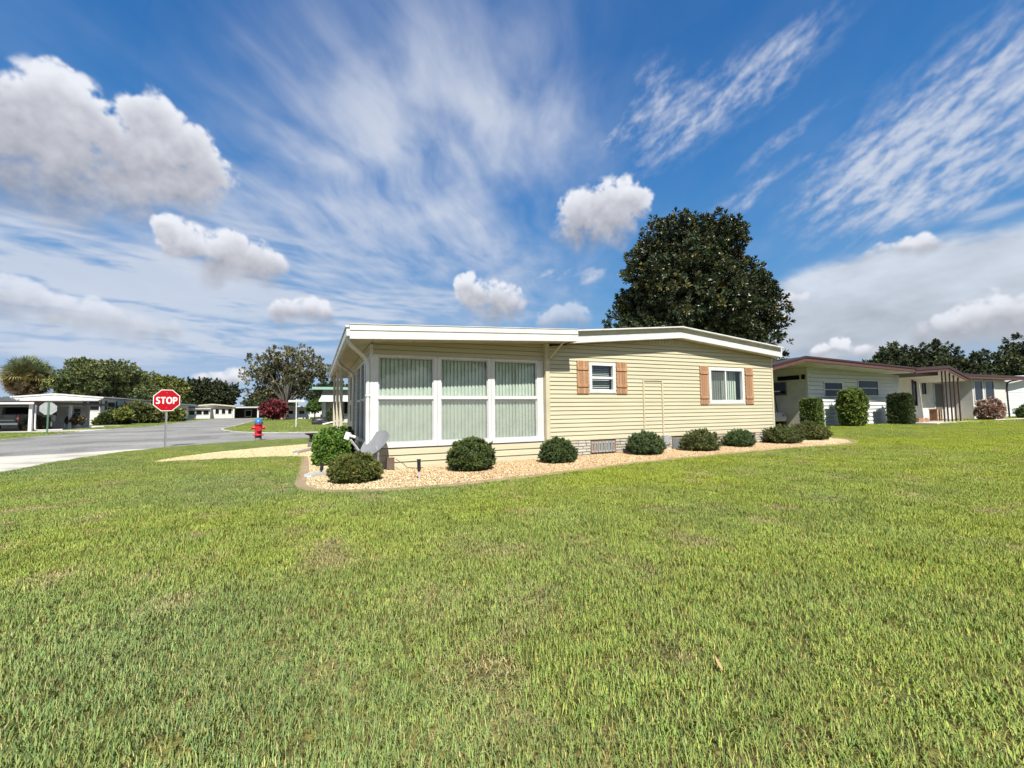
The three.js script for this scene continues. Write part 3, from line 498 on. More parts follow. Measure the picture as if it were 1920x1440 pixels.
// downspouts of the left eave
for (const [z, zw] of [[0.30, -0.12], [-3.7, -3.95], [-9.9, -10.2]]) {
  const y = sunTop(-0.735) + 0.04, d = part(house, 'downspout', tube([[-0.73, y, z], [-0.73, y - 0.08, z], [-0.66, y - 0.16, z - 0.08], [-0.42, y - 0.30, zw], [-0.335, y - 0.46, zw], [-0.335, 1.4, zw], [-0.335, 0.22, zw], [-0.40, 0.10, zw]], 0.045, 8, 48), M.white);
  part(d, 'strap', bx(-0.385, -0.285, 1.5, 1.53, zw - 0.052, zw + 0.052), M.white);
}
function shutter(x0, x1, y0, y1, seed) {
  const s = sub(house, 'shutter'), r = rng(seed), n = 4, w = (x1 - x0) / n;
  for (let i = 0; i < n; i++) part(s, 'board', bx(x0 + i * w + 0.003, x0 + (i + 1) * w - 0.003, y0, y1, 0.016, 0.040, 0.004), M.cedar[Math.floor(r() * 3)]);
  for (const y of [y0 + 0.165, y1 - 0.235]) part(s, 'batten', bx(x0 + 0.004, x1 - 0.004, y, y + 0.07, 0.0405, 0.062, 0.005), M.cedar[Math.floor(r() * 2)]);
}
shutter(4.575, 4.915, 1.575, 2.395, 1); shutter(5.765, 6.10, 1.575, 2.395, 2); shutter(8.665, 8.985, 1.285, 2.385, 3); shutter(10.50, 10.835, 1.285, 2.385, 4);
{ // small double-hung window with a slatted blind
  const [a, b, y0, y1] = smallWin, w = windowUnit(house, 'small double-hung window'), t = 0.07, mid = (y0 + y1) / 2;
  part(w, 'frame', [bx(a - 0.01, a + t, y0 - 0.01, y1 + 0.01, -0.06, 0.034, 0.006), bx(b - t, b + 0.01, y0 - 0.01, y1 + 0.01, -0.06, 0.034, 0.006), bx(a + t, b - t, y1 - t, y1 + 0.01, -0.06, 0.032, 0.006), bx(a + t, b - t, y0 - 0.01, y0 + t + 0.01, -0.06, 0.032, 0.006)], M.white);
  part(w, 'meeting_rail', bx(a + t, b - t, mid - 0.03, mid + 0.03, -0.045, 0.012, 0.005), M.white);
  for (const [p, q] of [[y0 + t + 0.01, mid - 0.03], [mid + 0.03, y1 - t]]) part(w, 'pane', moved(new THREE.PlaneGeometry(b - a - 2 * t, q - p), (a + b) / 2, (p + q) / 2, -0.02), M.glass);
  for (let i = 0; i < 13; i++) part(w, 'blind_slat', plain(moved(new THREE.BoxGeometry(b - a - 0.17, 0.003, 0.05), (a + b) / 2, y0 + 0.10 + i * 0.046, -0.135, R(28))), M.slat);
}
{ // wide sliding window, one half screened
  const [a, b, y0, y1] = bigWin, w = windowUnit(house, 'wide sliding window'), t = 0.075, m = (a + b) / 2 - 0.03;
  part(w, 'frame', [bx(a - 0.01, a + t, y0 - 0.02, y1 + 0.02, -0.06, 0.034, 0.006), bx(b - t, b + 0.01, y0 - 0.02, y1 + 0.02, -0.06, 0.034, 0.006), bx(a + t, b - t, y1 - t, y1 + 0.02, -0.06, 0.032, 0.006), bx(a + t, b - t, y0 - 0.02, y0 + t + 0.02, -0.06, 0.032, 0.006)], M.white);
  part(w, 'meeting_stile', bx(m - 0.025, m + 0.025, y0 + t + 0.02, y1 - t, -0.05, 0.012, 0.005), M.white);
  for (const [p, q, z] of [[a + t, m - 0.025, -0.035], [m + 0.025, b - t, -0.015]]) part(w, 'pane', moved(new THREE.PlaneGeometry(q - p, y1 - y0 - 2 * t - 0.02), (p + q) / 2, (y0 + y1) / 2 + 0.01, z), M.glass);
  part(w, 'insect_screen', moved(new THREE.PlaneGeometry(m - 0.03 - a - t, y1 - y0 - 2 * t - 0.02), (a + t + m - 0.03) / 2, (y0 + y1) / 2 + 0.01, -0.006), mat('dark insect screen', lin(0.10, 0.11, 0.11), 0.9, { transparent: true, opacity: 0.5 }));
  for (let i = 0; i < 14; i++) part(w, 'blind_vane', plain(moved(new THREE.PlaneGeometry(0.104, y1 - y0 + 0.05), a + 0.10 + i * 0.092, (y0 + y1) / 2, -0.20, 0, R(14))), M.blind);
}
{ // skirting of cream brick with vents, hatch and utility boxes
  const s = part(house, 'skirting', bx(split + 0.02, wx1 - 0.02, -0.05, 0.43, -0.101, -0.012), M.mortar), r = rng(77), gaps = [[4.95, 5.70, 0.10, 0.385], [7.58, 8.23, -0.1, 0.375], [10.62, 10.86, 0.22, 0.38]];
  for (let row = 0; row < 6; row++) {
    let x = split + 0.06 - r() * 0.2; const y = 0.005 + row * 0.0705;
    while (x < wx1 - 0.05) {
      const len = 0.17 + r() * 0.15, x0 = Math.max(x, split + 0.055), x1 = Math.min(x + len, wx1 - 0.05); x += len + 0.014;
      let cuts = [[x0, x1]];
      for (const [p, q, u, v] of gaps) if (y + 0.058 > u && y < v) cuts = cuts.flatMap(([a, b]) => [[a, Math.min(b, p - 0.008)], [Math.max(a, q + 0.008), b]]);
      for (const [a, b] of cuts) {
        if (b - a < 0.03 || y + 0.06 < groundAt((a + b) / 2)) continue;
        const d = 0.010 + r() * 0.016; part(s, 'brick', bx(a, b, y, y + 0.058 - r() * 0.006, -0.0118, d, 0.006), M.brick[Math.floor(r() * 5)]);
      }
    }
  }
  const vb = part(house, 'vent_block', bx(4.955, 5.695, 0.105, 0.38, -0.011, 0.004), M.mortar), cols = [lin(0.50, 0.34, 0.30), lin(0.36, 0.44, 0.46), lin(0.48, 0.40, 0.36), lin(0.32, 0.42, 0.44), lin(0.46, 0.45, 0.42), lin(0.30, 0.40, 0.43), lin(0.5, 0.36, 0.33)].map((c) => mat('tinted vent brick', c, 0.85, { map: scaled(TEX.mottle, 4) }));
  for (let i = 0; i < 7; i++) { const x = 4.965 + i * 0.104; part(vb, 'louvre', [bx(x, x + 0.022, 0.115, 0.37, 0.0045, 0.03, 0.004), bx(x + 0.064, x + 0.088, 0.115, 0.37, 0.0045, 0.03, 0.004), bx(x + 0.022, x + 0.064, 0.335, 0.37, 0.0045, 0.028), bx(x + 0.022, x + 0.064, 0.115, 0.15, 0.0045, 0.028)], cols[i]); }
  const h = part(house, 'access_hatch', bx(7.60, 8.21, 0.03, 0.365, -0.011, 0.018, 0.004), M.greyPanel); part(h, 'trim', bx(7.585, 8.225, 0.005, 0.028, -0.011, 0.03, 0.003), M.white);
  part(house, 'meter_box', bx(7.20, 7.36, 0.22, 0.47, 0.03, 0.13, 0.008), M.greyBox); part(house, 'meter_box', bx(7.375, 7.46, 0.26, 0.44, 0.03, 0.10, 0.006), M.greyBox);
  const v2 = part(house, 'crawl_vent', bx(10.63, 10.85, 0.23, 0.375, -0.011, 0.02, 0.003), M.greyBox); for (let i = 0; i < 6; i++) part(v2, 'louvre', bx(10.645, 10.835, 0.242 + i * 0.021, 0.252 + i * 0.021, 0.0205, 0.027), M.greyPanel);
}

// ---------------------------------------------------------------- mown grass
const isLawn = (X, Z) => !inside(ROAD, X, Z) && !inside(BED, X, Z) && !inside(APRON, X, Z) && !inside(SLAB, X, Z)
  && !(X > -0.3 && X < 11.85 && Z < 0 && Z > -11.1) && !(X > 17.4 && X < 31 && Z < -4.9 && Z > -19) && !(X > 26.5 && X < 55 && Z < -2.6 - (X - 28) * 0.306 && Z > -19);
function tuft(size, n, seed, tall, wide) {
  const r = rng(seed), pos = [], nrm = [], col = [];
  for (let i = 0; i < n; i++) {
    const x = (r() - 0.5) * size * 1.3, z = (r() - 0.5) * size * 1.3, a = r() * 6.283, lean = 0.25 + 1.1 * r() * Math.sqrt(r()), len = tall * (0.5 + 0.75 * r()), w = wide * (0.7 + 0.6 * r());
    const dx = Math.cos(a), dz = Math.sin(a), sx = -dz * w / 2, sz = dx * w / 2, m = 0.55, out1 = Math.sin(lean * 0.6) * len * m, up1 = Math.cos(lean * 0.6) * len * m, out2 = out1 + Math.sin(lean * 1.5) * len * (1 - m), up2 = up1 + Math.cos(lean * 1.5) * len * (1 - m);
    const A = [x - sx, -0.005, z - sz], B = [x + sx, -0.005, z + sz], C = [x - sx * 0.8 + dx * out1, up1, z - sz * 0.8 + dz * out1], D = [x + sx * 0.8 + dx * out1, up1, z + sz * 0.8 + dz * out1], E = [x + dx * out2, up2, z + dz * out2];
    pos.push(...A, ...B, ...D, ...A, ...D, ...C, ...C, ...D, ...E);
    const ny = 0.75, k = [-dx * 0.55, ny, -dz * 0.55]; for (let j = 0; j < 9; j++) nrm.push(...k);
    const dry = r(), t = 0.55 + 0.8 * r(); let c;
    if (dry < 0.09) c = [1.75 * t, 1.12 * t, 1.75 * t]; else if (dry < 0.25) c = [1.28 * t, 1.10 * t, 1.05 * t]; else if (dry < 0.45) c = [0.68 * t, 0.82 * t, 1.0 * t]; else c = [t, t, t];
    for (let j = 0; j < 9; j++) col.push(...c);
  }
  const g = new THREE.BufferGeometry(); g.setAttribute('position', new THREE.Float32BufferAttribute(pos, 3)); g.setAttribute('normal', new THREE.Float32BufferAttribute(nrm, 3)); g.setAttribute('color', new THREE.Float32BufferAttribute(col, 3)); return g;
}
// The turf's own colours: yellow-green to blue-green, with straw-coloured thin spots
function turfColor(X, Z, r) {
  const a = 0.5 + 0.9 * fbm2(X * 0.11 + 3, Z * 0.13, 3), b = 0.5 + 0.9 * fbm2(X * 0.55, Z * 0.55 + 9, 3), c = fbm2(X * 1.15 + 30, Z * 1.15, 4), right = smooth(1, 9, X + 0.5 * Z);
  const w = clamp01(0.22 + 0.42 * right + 0.55 * (a - 0.5) + 0.22 * (b - 0.5)), straw = smooth(0.22, 0.50, c) * 0.6, k = 0.86 + 0.28 * r();
  let col = [lerp(0.204, 0.318, w), lerp(0.280, 0.388, w), lerp(0.082, 0.028, w)];
  col = [lerp(col[0], 0.38, straw), lerp(col[1], 0.31, straw), lerp(col[2], 0.16, straw)];
  return [col[0] * k, col[1] * k, col[2] * k, straw];
}
{
  const leaf = mat('grass blade', lin(1, 1, 1), 0.62, { vertexColors: true, specularIntensity: 0.5 });
  const sets = { near: [], small: [], far: [] }, r = rng(404), S = 0.3;
  const view = (x, z) => z < 0.6 && Math.abs(x) < -z * 1.25 + 4;
  for (let Z = -32; Z < 12; Z += S) for (let X = -36; X < 48; X += S) {
    const [x, z] = toWorld(X, Z); if (!view(x, z) || z < -24) continue;
    let ok = true; for (const [a, b] of [[0, 0], [1, 1], [1, -1], [-1, 1], [-1, -1]]) if (!isLawn(X + a * 0.2, Z + b * 0.2)) { ok = false; break; }
    if (ok) sets.near.push([X + (r() - 0.5) * 0.08, Z + (r() - 0.5) * 0.08]);
    else for (let i = -1; i <= 1; i++) for (let j = -1; j <= 1; j++) { const A = X + i * 0.1, B = Z + j * 0.1; if (isLawn(A, B)) sets.small.push([A + (r() - 0.5) * 0.04, B + (r() - 0.5) * 0.04]); }
  }
  for (let Z = -100; Z < 10; Z += 0.7) for (let X = -60; X < 70; X += 0.7) {
    const [x, z] = toWorld(X, Z); if (z > -23 || z < -100 || !view(x, z) || (z < -55 && r() < 0.4)) continue;
    if (isLawn(X + 0.2, Z + 0.2) && isLawn(X - 0.2, Z - 0.2)) sets.far.push([X, Z]);
  }
  const kinds = { near: [[0.3, 1300, 0.042, 0.0031], [0.3, 1300, 0.036, 0.0033], [0.3, 1300, 0.050, 0.0030], [0.3, 1300, 0.033, 0.0034], [0.3, 1300, 0.040, 0.0031]], small: [[0.11, 140, 0.046, 0.0036], [0.11, 130, 0.052, 0.0034]], far: [[0.75, 520, 0.075, 0.014], [0.75, 480, 0.065, 0.015]] };
  const q = new THREE.Quaternion(), up = new THREE.Vector3(0, 1, 0), m4 = new THREE.Matrix4(), col = new THREE.Color();
  const lawn = new THREE.Group(); lawn.name = 'grass'; tag(lawn, 'short mown green grass covering the lawns, straw-coloured in thin spots', 'grass', { kind: 'stuff' }); scene.add(lawn);
  for (const k of Object.keys(kinds)) kinds[k].forEach((spec, v) => {
    const at = sets[k].filter((_, i) => (i * 7919 + (i >> 3)) % kinds[k].length === v), im = new THREE.InstancedMesh(tuft(spec[0], spec[1], 900 + v + spec[1], spec[2], spec[3]), leaf, at.length);
    at.forEach(([X, Z], i) => {
      const c = turfColor(X, Z, r), [x, z] = toWorld(X, Z), s = 0.88 + 0.3 * r(), tall = (1 - 0.45 * c[3]) * (0.68 + 0.38 * (0.5 + noise2(X * 0.9, Z * 0.9 + 50) * 0.5));
      m4.compose(new THREE.Vector3(x, groundAt(X), z), q.setFromAxisAngle(up, r() * 6.283), new THREE.Vector3(s, tall, s)); im.setMatrixAt(i, m4); im.setColorAt(i, col.setRGB(c[0], c[1], c[2]));
    });
    im.name = 'blades'; im.userData.kind = 'stuff'; im.castShadow = im.receiveShadow = true; lawn.add(im);
  });
}
{ // loose gravel and bark chips in the bed
  const r = rng(505), geos = [0, 1, 2].map((k) => { const g = new THREE.IcosahedronGeometry(1, 0), p = g.attributes.position, rr = rng(600 + k), h = new Map(); for (let i = 0; i < p.count; i++) { const key = [p.getX(i), p.getY(i), p.getZ(i)].map((v) => v.toFixed(2)).join(); if (!h.has(key)) h.set(key, 0.7 + 0.6 * rr()); const s = h.get(key); p.setXYZ(i, p.getX(i) * s, p.getY(i) * s * 0.55, p.getZ(i) * s * 0.8); } g.computeVertexNormals(); return g; });
  const stone = mat('gravel stone', lin(1, 1, 1), 0.85), gravel = new THREE.Group(); gravel.name = 'gravel'; tag(gravel, 'loose cream and tan gravel spread over the garden bed', 'gravel', { kind: 'stuff' }); scene.add(gravel);
  const at = [[], [], []];
  for (let i = 0; i < 380000; i++) { const X = -5.1 + 19.8 * r(), Z = -9.4 + 11.9 * r(); if (!inside(BED, X, Z) || (X > 0 && X < 11.6 && Z < 0)) continue; at[Math.floor(r() * 3)].push([X, Z]); }
  const m4 = new THREE.Matrix4(), col = new THREE.Color();
  at.forEach((list, k) => {
    const im = new THREE.InstancedMesh(geos[k], stone, list.length);
    list.forEach(([X, Z], i) => {
      const [x, z] = toWorld(X, Z), s = 0.008 + 0.009 * r() * r(), pale = clamp01(smooth(2.5, -1.5, X) + smooth(11.5, 12.6, X)), t = 0.80 + 0.34 * r(), d = r();
      m4.compose(new THREE.Vector3(x, groundAt(X) + 0.006 + s * 0.25, z), new THREE.Quaternion().setFromEuler(new THREE.Euler((r() - 0.5) * 0.8, r() * 6.28, (r() - 0.5) * 0.8)), new THREE.Vector3(s, s, s)); im.setMatrixAt(i, m4);
      const a = d < 0.14 ? [0.34, 0.19, 0.09] : d < 0.26 ? [0.70, 0.62, 0.46] : [0.68, 0.485, 0.265], b = d < 0.12 ? [0.46, 0.34, 0.19] : [0.70, 0.58, 0.35];
      im.setColorAt(i, col.setRGB(lerp(a[0], b[0], pale) * t, lerp(a[1], b[1], pale) * t, lerp(a[2], b[2], pale) * t));
    });
    im.name = 'stones'; im.userData.kind = 'stuff'; im.castShadow = im.receiveShadow = true; gravel.add(im);
  });
}

// ---------------------------------------------------------------- shrubs and trees
function sprigGeometry(n, len, wide, seed, droop = 0.2, fold = 0.25) {   // a twig end with n leaves, each two folded halves
  const r = rng(seed), pos = [], nrm = [], col = [];
  for (let i = 0; i < n; i++) {
    const a = i * 2.4 + r() * 0.7, tilt = 0.25 + 1.1 * (i / n) + (r() - 0.5) * 0.4, L = len * (0.7 + 0.5 * r()), w = wide * (0.75 + 0.5 * r()), y0 = (1 - i / n) * len * 0.75;
    const d = new THREE.Vector3(Math.cos(a) * Math.sin(tilt), Math.cos(tilt), Math.sin(a) * Math.sin(tilt)), s = new THREE.Vector3(-Math.sin(a), 0, Math.cos(a)), u = new THREE.Vector3().crossVectors(d, s).normalize(); if (u.y < 0) u.negate();
    const o = d.clone().multiplyScalar(len * 0.08).add(new THREE.Vector3(0, y0, 0)), mid = o.clone().addScaledVector(d, L * 0.5), tip = o.clone().addScaledVector(d, L).add(new THREE.Vector3(0, -droop * L, 0));
    const l = mid.clone().addScaledVector(s, w / 2).addScaledVector(u, fold * w), q = mid.clone().addScaledVector(s, -w / 2).addScaledVector(u, fold * w), t = 0.75 + 0.5 * r();
    for (const [A, B, C, sg] of [[o, l, tip, 1], [o, tip, q, -1]]) { pos.push(...A.toArray(), ...B.toArray(), ...C.toArray()); const nn = u.clone().addScaledVector(s, -0.35 * sg).normalize(); for (let k = 0; k < 3; k++) { nrm.push(nn.x, nn.y, nn.z); col.push(t, t, t); } }
  }
  const g = new THREE.BufferGeometry(); g.setAttribute('position', new THREE.Float32BufferAttribute(pos, 3)); g.setAttribute('normal', new THREE.Float32BufferAttribute(nrm, 3)); g.setAttribute('color', new THREE.Float32BufferAttribute(col, 3)); return g;
}
const leafMat = (name, rough = 0.55, more = {}) => mat(name, lin(1, 1, 1), rough, { vertexColors: true, ...more });
const LEAF = { glossy: leafMat('glossy evergreen leaf', 0.38), soft: leafMat('soft green leaf', 0.6), far: leafMat('distant foliage', 0.7), thin: leafMat('thin sunlit leaf', 0.75, { transmission: 0.25, thickness: 0 }) };
const SPRIG = {
  magnolia: [0, 1].map((k) => sprigGeometry(11, 0.23, 0.085, 70 + k)), tiny: [0, 1].map((k) => sprigGeometry(16, 0.050, 0.017, 80 + k, 0.1)), hedge: [0, 1].map((k) => sprigGeometry(12, 0.058, 0.032, 90 + k, 0.15)),
  hedge2: [0, 1].map((k) => sprigGeometry(10, 0.095, 0.045, 130 + k, 0.2)),
  broad: [0, 1].map((k) => sprigGeometry(12, 0.42, 0.20, 100 + k)), clump: [0, 1].map((k) => sprigGeometry(14, 0.62, 0.34, 110 + k, 0.3)), big: [0, 1].map((k) => sprigGeometry(10, 0.15, 0.055, 120 + k, 0.3)),
};
// One foliage mass: leafy twigs over the skins of many lobes. place(r) gives [point, outward direction, tint or null]
function foliage(parent, name, sprigs, material, count, seed, place, tint, scale = [0.75, 1.3]) {
  const r = rng(seed), lists = sprigs.map(() => []), up = new THREE.Vector3(0, 1, 0), q = new THREE.Quaternion(), q2 = new THREE.Quaternion(), m4 = new THREE.Matrix4(), col = new THREE.Color();
  for (let i = 0; i < count; i++) { const p = place(r); if (p) lists[i % sprigs.length].push(p); }
  sprigs.forEach((g, k) => {
    const im = new THREE.InstancedMesh(g, material, lists[k].length);
    lists[k].forEach(([p, d, c], i) => {
      const dir = new THREE.Vector3(d[0] + (r() - 0.5) * 0.9, d[1] + (r() - 0.5) * 0.9 + 0.15, d[2] + (r() - 0.5) * 0.9).normalize(), s = lerp(scale[0], scale[1], r());
      q.setFromUnitVectors(up, dir).multiply(q2.setFromAxisAngle(up, r() * 6.283)); m4.compose(new THREE.Vector3(...p), q, new THREE.Vector3(s, s, s)); im.setMatrixAt(i, m4);
      const t = tint(r, c); im.setColorAt(i, col.setRGB(t[0], t[1], t[2]));
    });
    im.name = name; im.userData.kind = 'stuff'; im.castShadow = im.receiveShadow = true; parent.add(im);
  });
}
const sphere = (r) => { const y = r() * 2 - 1, a = r() * 6.283, c = Math.sqrt(1 - y * y); return [c * Math.cos(a), y, c * Math.sin(a)]; };
const tinted = (base, v = 0.3, other = null, share = 0) => (r) => { const b = other && r() < share ? other : base, k = 1 - v + 2 * v * r(), h = (r() - 0.5) * 0.16; return [b[0] * k * (1 + h), b[1] * k, b[2] * k * (1 - h)]; };
function shrub(label, X, Z, w, h, { seed = 1, base = [0.055, 0.085, 0.028], other = [0.12, 0.14, 0.03], share = 0.12, n = 1500, sprigs = SPRIG.tiny, material = LEAF.soft, box = 0, d = w, group, name = 'shrub', under = 0.5, vase = 0, loose = 0.05, turn = 0, lump = 1 } = {}) {
  const t = thing(name, label, 'shrub', X, Z, turn, { group }), rr = rng(seed * 31 + 7), stems = [];
  for (let i = 0; i < 7; i++) { const a = i * 0.9 + rr(), k = 0.25 + 0.2 * rr(); stems.push(tube([[0.02 * Math.cos(a), 0, 0.02 * Math.sin(a)], [w * 0.2 * Math.cos(a), h * 0.35, d * 0.2 * Math.sin(a)], [w * k * Math.cos(a), h * 0.72, d * k * Math.sin(a)]], 0.012 + 0.006 * rr(), 5, 6)); }
  const stem = new THREE.Mesh(merge(stems), M.bark); stem.name = 'stems'; stem.userData.kind = 'stuff'; stem.castShadow = true; t.add(stem);
  foliage(t, 'foliage', sprigs, material, n, seed, (r) => {
    let s = sphere(r); const inner = r() < 0.35 ? 0.6 + 0.35 * r() : 0.93 + loose * (r() - 0.3) * 2;
    if (box > 0.8) { s = [r() * 2 - 1, r() * 2 - 1, r() * 2 - 1]; s[Math.floor(r() * 3)] = r() < 0.5 ? -1 : 1; const m = Math.pow(s[0] ** 10 + s[1] ** 10 + s[2] ** 10, 0.1); s = s.map((v) => v / m); }
    else if (box) { const e = lerp(1, 0.38, box); s = s.map((v) => Math.sign(v) * Math.abs(v) ** e); const m = Math.max(...s.map(Math.abs)); const f = lerp(1, 1 / m * 0.98, box * 0.5); s = s.map((v) => Math.max(-1, Math.min(1, v * f))); }
    const bump = 1 + lump * 0.11 * noise3(s[0] * 1.8 + seed * 3.7, s[1] * 1.8, s[2] * 1.8) + lump * 0.06 * noise3(s[0] * 5 + seed, s[1] * 5, s[2] * 5);
    const y = s[1] < 0 ? s[1] * under : s[1], yy = h * (under + y) / (1 + under), wide = vase ? lerp(1 - vase, 1, clamp01(yy / h)) : 1;
    return [[s[0] * w / 2 * inner * bump * wide, Math.max(0.01, yy * lerp(inner, 1, 0.5) * (s[1] > 0 ? bump : 1)), s[2] * d / 2 * inner * bump * wide], [s[0], s[1] * 0.8 + 0.25, s[2]], null];
  }, tinted(base, 0.35, other, share));
  return t;
}
function tree(name, label, wx, wz, { h, base, rx, rz = rx, lobes = 12, n = 2600, seed = 1, col = [0.05, 0.075, 0.022], other = null, share = 0.15, sprigs = SPRIG.broad, material = LEAF.far, trunk = 0.22, lean = 0, lobe = 0.45, top = 1, category = 'tree', group, bark = M.bark, scale = [0.75, 1.3], conical = 0, y = null, world = true, reach = 0.55 } = {}) {
  const t = thing(name, label, category, wx, wz, 0, { world, group, ...(y === null ? {} : { y }) }), r = rng(seed * 17 + 3), blobs = [], cy = (base + h) / 2, ry = (h - base) / 2;
  for (let i = 0; i < lobes; i++) { let s = sphere(r); const k = i < 2 ? 0.2 : reach + 0.25 * r() * (i % 3 ? 1 : -1.2), wide = conical ? lerp(1.05, 1 - conical, (s[1] * k + 1) / 2) : 1; blobs.push([s[0] * rx * k * wide, cy + s[1] * ry * k * top, s[2] * rz * k * wide, (lobe + 0.16 * r()) * rx * lerp(1, wide, 0.5), (lobe + 0.12 * r()) * Math.min(ry, rx) * 1.05]); }
  part(t, 'trunk', [bar([0, -0.1, 0], [lean * 0.4, base + (h - base) * 0.12, 0], trunk * 1.5, trunk * 1.5, trunk * 0.5), tube([[lean * 0.1, base * 0.4, 0], [lean * 0.4, base + 0.1, 0.05], [lean * 0.7, cy, 0], [lean, cy + ry * 0.5, 0.1]], trunk * 0.55, 8, 10)], bark);
  blobs.forEach(([x, yy, z]) => part(t, 'limb', tube([[lean * 0.4, base * 0.8 + 0.2, 0], [x * 0.35, lerp(base, yy, 0.5), z * 0.35], [x * 0.9, yy, z * 0.9]], trunk * 0.26, 5, 6), bark));
  foliage(t, 'crown', sprigs, material, n, seed, (rr) => {
    const b = blobs[Math.floor(rr() * blobs.length)], s = sphere(rr), k = rr() < 0.3 ? 0.4 + 0.5 * rr() : 0.9 + 0.2 * rr(), f = 1 + 0.18 * noise3(s[0] * 3 + b[0], s[1] * 3, s[2] * 3 + b[2]);
    const p = [b[0] + s[0] * b[3] * k * f, b[1] + s[1] * b[4] * k * f, b[2] + s[2] * b[3] * k * f]; if (p[1] < base * 0.75) return null;
    return [p, [s[0], s[1] * 0.7 + 0.3, s[2]], p[1]];
  }, tinted(col, 0.35, other, share), scale);
  return t;
}
// clipped shrubs in the bed, from the dish corner round to the far end
shrub('low rounded dark shrub in front of the satellite dish', -0.66, 1.15, 0.78, 0.42, { seed: 1, n: 1900, base: [0.101, 0.125, 0.026], other: [0.17, 0.165, 0.035], share: 0.22 });
shrub('bright green clipped shrub beside the left wall downspout', -0.96, -1.72, 0.68, 0.69, { seed: 2, n: 1700, base: [0.115, 0.224, 0.033], other: [0.18, 0.27, 0.05], share: 0.3, sprigs: SPRIG.hedge, box: 0.45 });
shrub('dark green shrub tucked behind the bright clipped shrub', -0.80, -2.72, 0.74, 0.74, { seed: 3, n: 1500, base: [0.068, 0.132, 0.028], sprigs: SPRIG.hedge, box: 0.4 });
shrub('large dome-shaped dark shrub under the middle sunroom window', 1.56, 0.81, 0.87, 0.58, { seed: 4, n: 2300, share: 0.12, base: [0.081, 0.119, 0.031], under: 0.62 });
shrub('dark dome-shaped shrub by the tan corner post', 3.61, 0.71, 0.70, 0.46, { seed: 5, n: 1700, base: [0.068, 0.108, 0.033], share: 0.08, under: 0.42, loose: 0.09 });
shrub('dark rounded shrub hiding the utility box by the wall channels', 6.20, 0.55, 0.75, 0.47, { seed: 6, n: 1500, base: [0.081, 0.125, 0.044], share: 0.10, loose: 0.13, under: 0.6 });
shrub('olive rounded shrub in front of the grey access hatch', 7.94, 0.63, 0.78, 0.47, { seed: 7, n: 1300, base: [0.115, 0.139, 0.040], share: 0.25, loose: 0.18, under: 0.45 });
shrub('smallest rounded shrub below the wide sliding window', 9.64, 0.45, 0.64, 0.40, { seed: 8, n: 1200, base: [0.084, 0.139, 0.044], share: 0.1, loose: 0.15, under: 0.55 });
shrub('loose olive shrub at the right corner of the yellow house', 11.54, 0.38, 0.83, 0.43, { seed: 9, n: 1500, base: [0.095, 0.119, 0.033], share: 0.25, loose: 0.24 });
shrub('olive shrub at the far tip of the garden bed', 13.39, 0.03, 0.91, 0.47, { seed: 10, n: 1500, base: [0.115, 0.132, 0.033], share: 0.35, loose: 0.26 });
{ // the big magnolia behind the house
  const t = thing('magnolia_tree', 'tall dark glossy magnolia rising behind the yellow house roof', 'tree', 9.05, -22, 0, { world: true }), r = rng(909), blobs = [];
  part(t, 'trunk', [tube([[0, -0.1, 0], [0.1, 2, 0.05], [-0.05, 5, 0], [0.1, 9.2, 0.1]], 0.24, 10, 14)], M.bark);
  const rows = [[4.2, 3.45, 15], [5.1, 3.5, 14], [6.0, 3.3, 14], [6.9, 3.05, 13], [7.8, 2.75, 12], [8.7, 2.3, 10], [9.35, 1.75, 8]];
  for (const [y, rad, n] of rows) for (let i = 0; i < n; i++) { const a = i / n * 6.283 + r() * 0.6, k = rad * (0.72 + 0.42 * r()), s = 0.5 + 0.5 * r(); blobs.push([Math.cos(a) * (k - s * 0.55), y + (r() - 0.5) * 0.9, Math.sin(a) * (k - s * 0.55), s]); }
  for (const [y, rad] of [[4.5, 2.1], [5.8, 2.0], [7.0, 1.6], [8.0, 1.1]]) blobs.push([0, y, 0, rad]);
  blobs.slice(0, -4).forEach(([x, y, z]) => part(t, 'limb', tube([[0, y * 0.72, 0], [x * 0.5, y * 0.9, z * 0.5], [x, y, z]], 0.05, 5, 6), M.bark));
  foliage(t, 'crown', SPRIG.magnolia, LEAF.glossy, 9500, 910, (rr) => { const b = blobs[Math.floor(rr() * blobs.length)], s = sphere(rr), k = rr() < 0.3 ? 0.5 + 0.4 * rr() : 0.88 + 0.26 * rr(), p = [b[0] + s[0] * b[3] * k, b[1] + s[1] * b[3] * k * 1.05, b[2] + s[2] * b[3] * k]; return p[1] < 3.2 ? null : [p, [s[0], s[1] * 0.6 + 0.45, s[2]], null]; }, tinted([0.040, 0.056, 0.020], 0.4, [0.115, 0.105, 0.032], 0.13));
}

